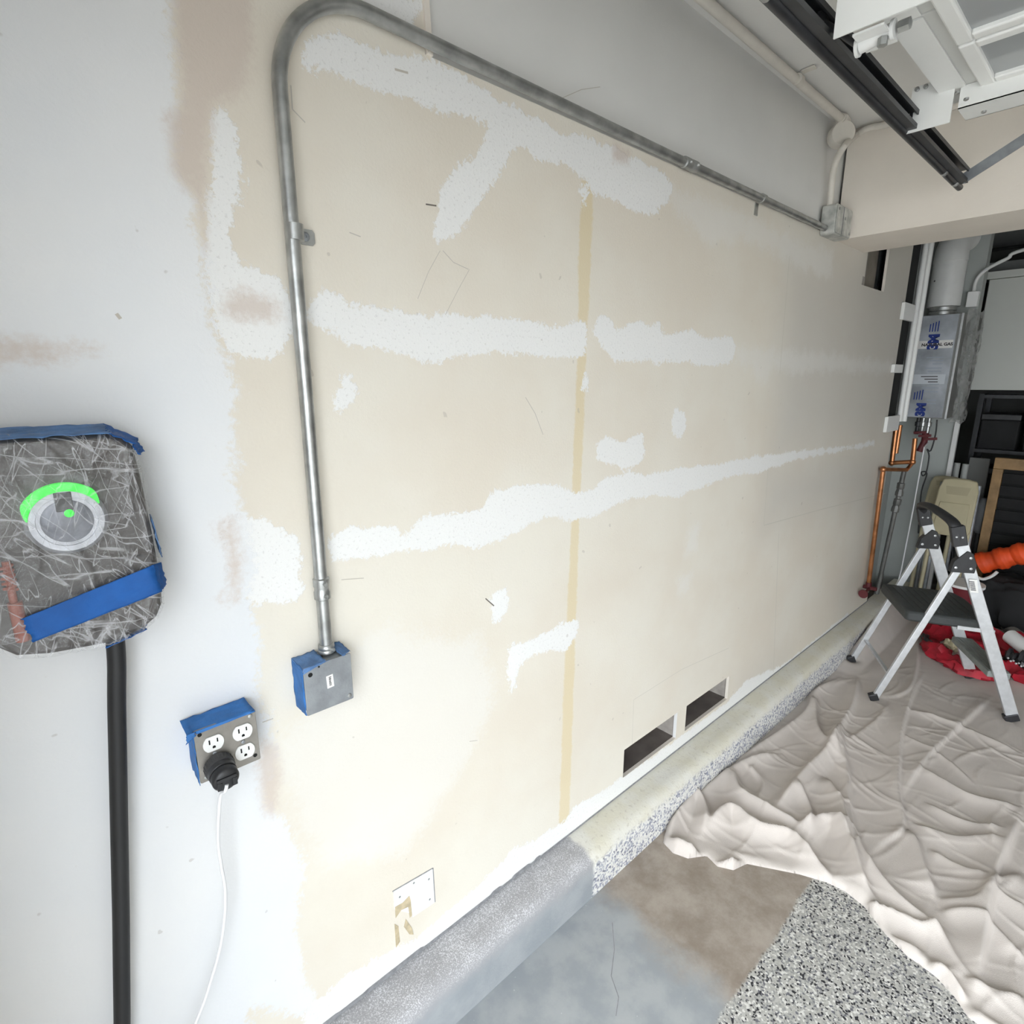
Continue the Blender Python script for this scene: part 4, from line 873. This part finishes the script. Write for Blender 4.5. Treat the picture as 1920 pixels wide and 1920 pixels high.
build('label_print', mb, M['ink'], lb2, smooth=0)
# bunched plastic sheet beside the heater
rs = np.random.RandomState(9); us = np.linspace(0, 1, 40); zs = np.linspace(hz0-.03, hz1+.02, 60); U_, Z_ = np.meshgrid(us, zs)
wv = .010*np.sin(U_*9+Z_*5)+.010*np.sin(Z_*13+U_*5+1)+.004*np.sin(Z_*37-U_*22)
P = np.stack([HX+.03+U_*.27, hy0-.014-.035*U_-.022*np.sin(U_*3.1)-np.abs(wv)*.9, Z_+.01*np.sin(U_*9)], 2)
fm2, n, l, b = nodes('grey_plastic_sheet'); T = NT(n, l); n.remove(b)
tr = n.new('ShaderNodeBsdfTransparent'); df = n.new('ShaderNodeBsdfPrincipled'); df.inputs['Base Color'].default_value = (.36,.36,.35,1); df.inputs['Roughness'].default_value = .3
mx = n.new('ShaderNodeMixShader'); tcq = n.new('ShaderNodeTexCoord').outputs['Object']; l.new(T.math('ADD', T.math('MULTIPLY', T.step(T.noise(tcq, 16, 5), .4, .65), .4), .3), mx.inputs[0]); l.new(tr.outputs[0], mx.inputs[1]); l.new(df.outputs[0], mx.inputs[2]); l.new(mx.outputs[0], n['Material Output'].inputs[0])
build('plastic_sheet', MB().grid(P), fm2, wh, smooth=70)
# flue on top
vy = float(at_x(1771,560,4.87)[1]); vz0 = hz1; R_ = .092
fl = thing('flue_pipe', (4.87, vy, hz1), 'white flue pipe with elbow rising from the wall water heater', 'flue')
build('collar', MB().lathe([(.078,0),(.078,.02),(.072,.024),(.078,.03),(.078,.05),(.070,.055)], (4.87,vy,vz0+.001), (0,0,1), 32), M['galv'], fl)
pz = float(at_x(1775,492,4.87)[2])
build('pipe', MB().lathe([(R_-.012,0),(R_,.002),(R_,pz-vz0-.06),(R_+.003,pz-vz0-.058),(R_+.003,pz-vz0-.045)], (4.87,vy,vz0+.055), (0,0,1), 36), M['white_enamel'], fl)
el = [(4.87,vy,pz+.01),(4.87,vy,pz+.04)] + [(4.87+.13*(1-math.cos(a)), vy-.03*(1-math.cos(a)), pz+.04+.12*math.sin(a)) for a in np.linspace(.15, math.pi/2, 8)]
build('elbow', MB().tube(el, R_+.002, 28), M['white_enamel'], fl)
build('screw', MB().lathe([(.006,0),(.004,.004)], (4.87-R_*.8, vy+R_*.6, vz0+.22), (-.8,.6,0), 10), M['ink'], fl)

# ------------------------------------------------------------------ insulated pipes, copper, gas pipe
PX = 4.32
ip = thing('insulated_pipes', (PX, .02, 1.37), 'pair of white wrapped vertical pipes strapped beside the wall end', 'pipes')
for px, dx, r_ in ((1685.5,0,.016),(1694.5,.03,.015)):
    t0 = at_x(px,790,PX+dx); build('wrapped_pipe', MB().tube([(PX+dx,t0[1],t0[2]),(PX+dx,t0[1],2.67)], r_, 14), M['white_plastic'], ip)
for px, py, w_, h_ in ((1698,584,18,27),(1678,691,14,14),(1668,795,20,27)):
    qa = on_wall(px-w_/2, py, -.012); qb = on_wall(px+w_/2, py, -.012); zc = (qa[2]+qb[2])/2; hh_ = h_/2*(qa[0]*.75)/FPX*1.25
    build('pipe_strap', MB().box((qa[0]+.035, -.020, zc-hh_),(qb[0]+.06, -.0010, zc+hh_)), M['white_plastic'], ip, bevel=.003)
def px_tube(pts, x, r, seg=12, cap=()):
    P = [tuple(at_x(a, b_, x+(c[0] if c else 0))) for a, b_, *c in pts]; return MB().tube(P, r, seg), P
cu = thing('copper_piping', (4.3, .0, .25), 'copper water pipes looping below the water heater', 'pipes')
def pipe_run(pts, x, r, name='pipe', m='copper'):
    mb, P = px_tube(pts, x, r); build(name, mb, M[m], cu)
    return P
def ell(p, r): return MB().ball(p, r, 12, 8)
A1 = pipe_run([(1681,797),(1672,868)], PX, .0145); A2 = pipe_run([(1688,797),(1680,850)], PX+.04, .0135)
A3 = pipe_run([(1672,868),(1711,866)], PX, .0135); A4 = pipe_run([(1711,868),(1716,822)], PX, .0135)
A6 = [tuple(on_wall(1656,880,-.03)), tuple(at_x(1700,881,PX)), tuple(at_x(1711,868,PX))]; build('pipe', MB().tube(A6, .012, 12), M['copper'], cu); A5 = [tuple(on_wall(1656,880,-.03)), tuple(on_wall(1629,1092,-.03))]; build('pipe', MB().tube(A5, .0135, 12), M['copper'], cu)
for P in (A1[-1], A3[-1], A5[0]): build('elbow', ell(P, .019), M['copper'], cu)
build('coupling', MB().tube([A5[1], tuple(np.array(A5[1])-[0,0,.03])], .018, 12), M['dark_red'], cu)
mb = MB(); f0 = np.array(A5[1])-[0,0,.035]; mb.tube([tuple(f0+[0,.027,0]), tuple(f0+[0,-.05,0])], .013, 10); mb.tube([tuple(f0+[-.12,-.01,-.01]), tuple(f0+[.0,-.01,-.0])], .008, 10); mb.lathe([(.028,0),(.028,.008)], tuple(f0+[-.12,-.01,-.01]), (-1,0,0), 14)
build('shutoff_valve', mb, M['dark_red'], cu)
gp = thing('gas_pipe', (4.4,-.05,.25), 'grey threaded gas pipe with unions beside the copper pipe', 'pipe')
G = [tuple(at_x(x, y, 4.45)) for x, y in ((1695,884),(1690,905),(1684,935),(1676,965),(1652,1075))]
build('pipe', MB().tube([G[0], G[-1]], .0145, 12), M['black_iron'], gp)
for a, b_ in ((1,2),(2,3)):
    d_ = (V(G[b_])-V(G[a])); build('union', MB().lathe([(.016,0),(.023,.004),(.023,.35*d_.length),(.019,.4*d_.length),(.024,.6*d_.length),(.024,.8*d_.length),(.016,.84*d_.length)], G[a], d_, 8), M['black_iron'], gp)
build('elbow', MB().tube(smooth_path([G[-1], tuple(V(G[-1])+V((0,.0,-.04))), tuple((G[-1][0]-.01, G[-1][1]+.02, .002))], 4), .016, 12), M['black_iron'], gp)
# valves and leads under the heater
vv_ = thing('valve_set', (4.86,-.05,1.25), 'dark red handled valves hanging under the water heater', 'valves')
for k, (px, c_) in enumerate(((1722,'black_plastic'),(1731,'galv'),(1742,'galv'))):
    q = at_x(px, 790, 4.84); build('valve_body', MB().lathe([(.012,0),(.012,.03),(.019,.032),(.019,.06),(.012,.064),(.012,.12)], (4.84, q[1], hz0), (0,0,-1), 10), M[c_], vv_)
    q2 = at_x(px+2, 812+6*k, 4.80); build('valve_handle', MB().bar(tuple(q2+[0,.035,0]), tuple(q2+[0,-.04,.008]), .018, .010, (0,0,1)), M['dark_red'], vv_, smooth=0, bevel=.003)
q3 = at_x(1733,828,4.82); build('manifold', MB().tube([tuple(q3+[0,0,.06]), tuple(q3), tuple(q3+[0,.02,-.07])], .020, 12), M['dark_red'], vv_)
bc = thing('black_lead', (4.8,-.1,1.0), 'thin black lead drooping from the water heater', 'cable')
build('lead', MB().tube(smooth_path([tuple(at_x(x, y, 4.83)) for x, y in ((1757,787),(1754,815),(1745,845),(1738,842),(1742,855),(1737,885),(1730,892),(1728,885),(1738,888),(1728,920),(1724,960),(1722,1000))], 4), .0045, 8), M['black_rubber'], bc)
wc_ = thing('hanging_string', (4.7,-.02,.0), 'thin straight white string hanging in front of the grey partition', 'string')
g_ = [tuple(at_x(x, y, 4.72)) for x, y in ((1733,838),(1712,955),(1690,1068))]; build('strand', MB().tube([(4.80, g_[0][1], g_[0][2]+.02)]+g_+[(4.70, g_[2][1]+.02, .0)], .0042, 8), M['white_cord'], wc_)
struct(build('trim_2', MB().box((4.975,-.205,0),(4.999,-.178,1.36)), M['white_enamel'], smooth=0), 'white corner strip on the partition edge')

# ------------------------------------------------------------------ wall cabinet, outlet and conduit upper right
wc2 = thing('wall_cabinet', (5.6,-.7,1.56), 'off-white wall cabinet with plain doors hanging in the rear corner', 'cabinet')
k0 = at_x(1817,731,5.4); ky = float(k0[1]); kz0 = float(k0[2]); kz1 = 2.33
build('cabinet_body', MB().box((5.42,-2.0,kz0),(5.78,ky,kz1)), M['cabinet'], wc2, smooth=0)
for i in range(4): build('door', MB().box((5.40,ky-.002-.46*(i+1)+.003,kz0+.003),(5.419,ky-.002-.46*i-.003,kz1-.002)), M['cabinet'], wc2, smooth=0, bevel=.002)
build('cornice', MB().box((5.385,-2.0,kz1+.001),(5.78,ky+.01,kz1+.05)), M['cabinet'], wc2, smooth=0)
struct(build('trim_3', MB().box((5.79,-5.59,2.42),(6.29,.16,2.50)), M['dark_ceiling'], smooth=0), 'grey ledge above the wall cabinet')
so = thing('surface_outlet', (5.0,-.225,1.99), 'small white surface box with pipe at the partition edge', 'outlet box')
q = at_x(1824,560,4.96); build('box_body', MB().box((4.94,q[1]-.03,q[2]-.055),(4.99,q[1]+.03,q[2]+.045)), M['white_plastic'], so, smooth=0, bevel=.004)
pth = [tuple(at_x(x, y, 4.965)) for x, y in ((1826,548),(1829,530),(1838,515),(1856,501),(1890,484),(1925,467))]; pth += [tuple(V(pth[-1])+V((0,-.6,.08)))]
build('pipe', MB().tube(smooth_path(pth), .011, 12), M['white_enamel'], so)
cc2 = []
for k in range(3):  # black tubes in place of the dark shadow lines of the ceiling trim
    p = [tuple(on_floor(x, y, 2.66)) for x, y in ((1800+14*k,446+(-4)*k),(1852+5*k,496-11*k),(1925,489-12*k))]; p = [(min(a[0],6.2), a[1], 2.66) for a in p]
    o = thing('ceiling_shadow_line', p[0], ('lowest','middle','topmost')[k]+' of three black tubes standing in for trim shadow lines on the rear ceiling', 'cable', 'trim shadow lines on the rear ceiling')
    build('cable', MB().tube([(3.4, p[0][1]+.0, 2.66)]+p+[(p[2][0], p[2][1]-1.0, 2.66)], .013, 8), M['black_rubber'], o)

# ------------------------------------------------------------------ stored things
def chair(x, py_box, label):
    (l_, t_, r_, b_) = py_box; p0_ = at_x(l_, t_, x); p1_ = at_x(r_, b_, x)
    yl_, yr_, z1_, z0_ = p0_[1], p1_[1], p0_[2], p1_[2]
    ch_ = thing('folding_chair', (x, (yl_+yr_)/2, 0), label, 'chair', 'beige folding chairs at the partition'); w_ = yl_-yr_; h_ = z1_-z0_
    lean = lambda a, b2, d: (x+d+.10*(b2), yr_+w_*a, z0_+h_*b2)
    out = [(.06,0),(.94,0),(1,.12),(.98,.8),(.90,.97),(.7,1.0),(.3,1.0),(.10,.97),(.02,.8),(0,.12)]
    bk = build('backrest', MB().prism(out, lean, -.018, .018), M['beige_resin'], ch_, bevel=.008)
    build('recess_shade', MB().prism([(.25,.72),(.75,.72),(.8,.86),(.2,.86)], lean, -.0195, -.0182), mat('beige_resin_shade', (.36,.32,.21), .6), bk, smooth=0)  # flat darker panel; its colour stands in for shade in a hollow
    build('lower_panel', MB().prism([(.10,.05),(.90,.05),(.86,.58),(.14,.58)], lean, -.024, -.0182), M['beige_resin'], bk, bevel=.004)
    for a in (.06,.94): build('leg', MB().tube([lean(a,.1,.03), (x-.03, yr_+w_*a, .015)], .013, 10), M['beige_resin'], ch_); build('leg', MB().tube([lean(a,.9,.03), (x+.13, yr_+w_*a, .015)], .013, 10), M['galv_dull'], ch_)
    return ch_
chair(4.60, (1757,897,1816,1010), 'nearer beige resin folding chair standing behind the step ladder')
chair(4.80, (1741,893,1790,960), 'second beige resin folding chair, mostly hidden behind the nearer one')
for k, (px, top) in enumerate(((1795,868),(1811,870))):
    q = at_x(px, top, 5.2); q2 = at_x(px+3, 1010, 5.2)
    o = thing('mop_handle', (5.2, q2[1], .02), ('left','right')[k]+' of two dark poles with grey grips behind the folding chairs', 'pole', 'poles behind the chairs')
    z1_ = float(q[2]); build('pole', MB().tube([(5.2,q2[1]-.02,.01),(5.2,q[1],z1_-.12)], .012, 10), M['black_plastic'], o); build('grip', MB().tube([(5.2,q[1],z1_-.12),(5.2,q[1],z1_)], .020, 12), mat('grey_grip', (.40,.41,.39), .6), o)
q = at_x(1825,858,5.3); q2 = at_x(1836,935,5.3)
o = thing('grey_board', (5.3, (q[1]+q2[1])/2, .0), 'narrow grey board leaning upright beside the dark poles', 'board')
build('board', MB().box((5.30,q2[1]-.02,.0),(5.325,q[1]+.02,q[2])), mat('grey_board', (.17,.17,.16), .7), o, smooth=0, bevel=.003)
q = at_x(1838,930,5.15); q2 = at_x(1848,985,5.15)
o = thing('grey_tool', (5.15, (q[1]+q2[1])/2, 0), 'tall narrow dark grey tool beside the wooden framed panel', 'tool'); yq = float(q[1]+q2[1])/2
build('shaft', MB().tube([(5.15,yq,.0),(5.15,yq,q[2]-.25)], .018, 10), M['black_plastic'], o); build('head', MB().lathe([(.02,0),(.045,.03),(.045,.2),(.02,.26)], (5.15,yq,q[2]-.27), (0,0,1), 16), mat('dim_grey_plastic', (.14,.145,.15), .5), o)
# wooden framed slatted panel
WXp = 5.05; w0 = at_x(1866,858,WXp); yb = float(at_x(1850,1060,WXp)[1]); zt_ = float(w0[2]); yL = float(w0[1]); zB = .02
wf = thing('slatted_panel', (WXp, yL-.4, 0), 'dark slatted panel in a brown wooden frame standing at the rear', 'panel')
fr_ = .075
build('frame_rail', MB().box((WXp,-1.35,zt_-fr_),(WXp+.04,yL,zt_)), M['wood'], wf, smooth=0, bevel=.003)
build('frame_stile', MB().box((WXp,yL-.055,.0),(WXp+.04,yL,zt_-fr_-.001)), M['wood'], wf, smooth=0, bevel=.003)
build('frame_stile', MB().box((WXp,-1.35,.0),(WXp+.04,-1.295,zt_-fr_-.001)), M['wood'], wf, smooth=0, bevel=.003)
for k in range(11):
    z_ = zt_-fr_-.012-.085*(k+1)
    if z_ > .05: build('slat', MB().bar((WXp+.02,-1.294,z_+.035),(WXp+.02,yL-.057,z_+.035),   .012, .074, (1,0,.35)), M['dark_fabric'], wf, smooth=0, bevel=.002)
build('backing', MB().box((WXp+.031,-1.294,.02),(WXp+.038,yL-.057,zt_-fr_)), M['hole'], wf, smooth=0)
# black shelf rack under the cabinet
rk = thing('storage_rack', (5.6,-.9,0), 'black storage rack filled with dark boxes below the wall cabinet', 'rack')
ry = float(at_x(1835,800,5.55)[1])
for x in (5.47, 5.80):
    for y in (ry, -2.0): build('upright', MB().box((x-.015,y-.015,0),(x+.015,y+.015,1.53)), M['black_steel'], rk, smooth=0)
for z in (.12,.62,1.10,1.50): build('shelf', MB().box((5.45,-2.01,z),(5.82,ry+.01,z+.025)), M['black_steel'], rk, smooth=0)
for k, (y_, z_, w_, h_) in enumerate(((ry-.02,1.126,.22,.26),(ry-.28,1.126,.30,.30),(ry-.62,1.126,.35,.22),(ry-.02,.646,.30,.34),(ry-.36,.646,.34,.30))):
    o = thing('storage_box', (5.63, y_-w_/2, z_), ('dark box at left end of the rack upper shelf','taller dark box second on the rack upper shelf','low dark box third on the rack upper shelf','dark box at left end of the rack lower shelf','dark box second on the rack lower shelf')[k], 'box')
    build('box_body', MB().box((5.48,y_-w_,z_),(5.78,y_,z_+h_-.045)), M['dark_fabric'], o, smooth=0, bevel=.01); build('lid', MB().box((5.47,y_-w_-.004,z_+h_-.044),(5.79,y_+.004,z_+h_)), M['black_plastic'], o, smooth=0, bevel=.006)
def cushion(c, sx_, sy_, sz_, seed, nz_=.12, flat=.0):
    rs = np.random.RandomState(seed); mb = MB().ball((0,0,0), 1, 40, 24); vs = []
    ph = rs.uniform(0, 6, 6)
    for x, y, z in mb.v:
        e_ = lambda v: math.copysign(abs(v)**.62, v)
        r_ = 1+nz_*(math.sin(7*y+ph[0]+3*x)*.5+math.sin(13*x+5*z+ph[1])*.3+math.sin(17*y-6*z+ph[2])*.3)
        vs.append((c[0]+e_(x)*sx_*r_, c[1]+e_(y)*sy_*r_, max(c[2]+e_(z)*sz_*r_, .004+flat)))
    mb.v = vs; return mb
bg = tag(build('duffel_bag', cushion((4.84,-.80,.17), .15,.32,.19, 3), M['dark_fabric'], loc=(4.84,-.84,0)), 'slumped black bag under the orange quilted roll', 'bag')
og = thing('quilted_roll', (4.84,-.6,.35), 'bright orange quilted roll with a white hem lying on the black bag', 'roll')
r0 = at_x(1838,1056,4.84); r1 = at_x(1935,1034,4.84)
d_ = V(r1)-V(r0); pts = [V(r0)+d_*t for t in np.linspace(-.04, 1.9, 60)]
mb = MB().tube(pts, [ (.068 if i else .03)+.007*math.sin(i*.55)+.0025*math.sin(i*1.7) for i in range(60)], 20); build('roll_body', mb, M['orange_nylon'], og)
build('hem', MB().tube(smooth_path([tuple(at_x(x, y, 4.77)) for x, y in ((1826,1078),(1842,1086),(1860,1080),(1870,1072))], 4), .010, 8), M['white_plastic'], og)
tb = thing('maroon_tub', (4.25,-.42,0), 'dark maroon tub with white rim behind the ladder platform', 'tub')
q = at_x(1806,1105,4.45); yq, zq = float(q[1]), float(q[2])
build('tub_body', MB().lathe([(.075,0),(.085,.02),(.10,zq+.02-.005)], (4.45,yq,.012), (0,0,1), 28), mat('maroon_plastic', (.13,.008,.014), .45), tb)
build('rim', MB().lathe([(.096,0),(.108,.0),(.108,.016),(.096,.016)], (4.45,yq,zq+.03), (0,0,1), 28), M['white_plastic'], tb)
build('handle_knob', MB().ball((4.345,yq+.005,zq-.04), .016, 14, 8), M['white_plastic'], tb)
# red bundle on the cloth: flattened folds
rbn = thing('red_bundle', (4.1,-.62,.01), 'crumpled red fabric bundle with black straps behind the ladder', 'bundle')
def strip(pts, w_, h_, m, name, z=.03, seed=0):
    rs = np.random.RandomState(seed); P = smooth_path([tuple(on_floor(x, y, z)) for x, y in pts], 6); G = []
    for i, p in enumerate(P):
        a = P[max(i-1,0)]; b_ = P[min(i+1,len(P)-1)]; t_ = (b_-a).normalized(); sd_ = V((-t_.y,t_.x,0)); k_ = min(1, .35+min(i, len(P)-1-i)*.25); ww = w_*k_*(1+.12*math.sin(i*1.3+seed)); hh = h_*k_*(1+.25*math.sin(i*.9+seed*2))
        rw = [rs.uniform(-.22,.22) for _ in range(18)]; rw.append(rw[0]); G.append([tuple(p+sd_*ww*(1+rw[int(round(a2/(2*math.pi)*18))])*math.cos(a2)+V((0,0,max(hh*(math.sin(a2))*(1+1.6*rw[int(round(a2/(2*math.pi)*18))]),-z+.016)+.010*math.sin(3*a2+i*.4)*k_*(math.sin(a2) > .1)))) for a2 in np.linspace(0, 2*math.pi, 19)])
    mb = MB(); mb.grid(np.array(G)); mb.f += [tuple(range(18)), tuple(reversed(range(len(G)*19-19, len(G)*19-1)))]
    return build(name, mb, M[m], rbn)
strip([(1738,1200),(1760,1225),(1795,1245),(1835,1262),(1880,1262)], .060, .040, 'red_nylon', 'fold', .04, 1)
strip([(1738,1195),(1765,1182),(1800,1186),(1850,1190),(1900,1205),(1960,1215)], .065, .045, 'red_nylon', 'fold', .05, 2)
strip([(1800,1215),(1850,1210),(1900,1225),(1960,1240)], .06, .035, 'red_nylon', 'fold', .05, 3)
strip([(1850,1235),(1885,1252),(1915,1268),(1960,1290)], .045, .035, 'red_nylon', 'fold', .04, 4)
strip([(1735,1190),(1737,1202),(1750,1212)], .02, .02, 'black_plastic', 'strap', .06, 5)
strip([(1885,1232),(1905,1240),(1925,1248),(1960,1258)], .045, .05, 'black_plastic', 'strap', .075, 6)
strip([(1772,1203),(1790,1210),(1800,1212)], .035, .03, 'beige_resin', 'lining', .085, 7)
mb = MB()
for k in range(10):
    q = on_floor(1890+5*k, 1234+2.4*k+3*(k % 2), .122); mb.ball(tuple(q), .006, 8, 6)
build('buckle_studs', mb, M['alu'], rbn)['kind'] = 'stuff'
wr_ = thing('white_roll', (4.3,-.85,.05), 'white cylindrical roll lying on red bundle at right edge', 'roll')
q0 = V(on_floor(1893,1192,.16)); q1 = V(on_floor(1945,1232,.13))
build('roll_body', MB().tube([q0, q0+(q1-q0)*.03, q1, q1+(q1-q0)], [.03,.042,.042,.042], 24), M['white_plastic'], wr_)
hs = thing('grey_hose', (4.5,-.6,.03), 'thick grey-beige hose curving on the cloth beyond red bundle', 'hose')
build('hose', MB().tube(smooth_path([tuple(on_floor(x, y, .035)) for x, y in ((1835,1160),(1858,1162),(1880,1170),(1900,1184),(1940,1212))], 5), .032, 14), mat('grey_beige_hose', (.33,.31,.28), .7), hs)
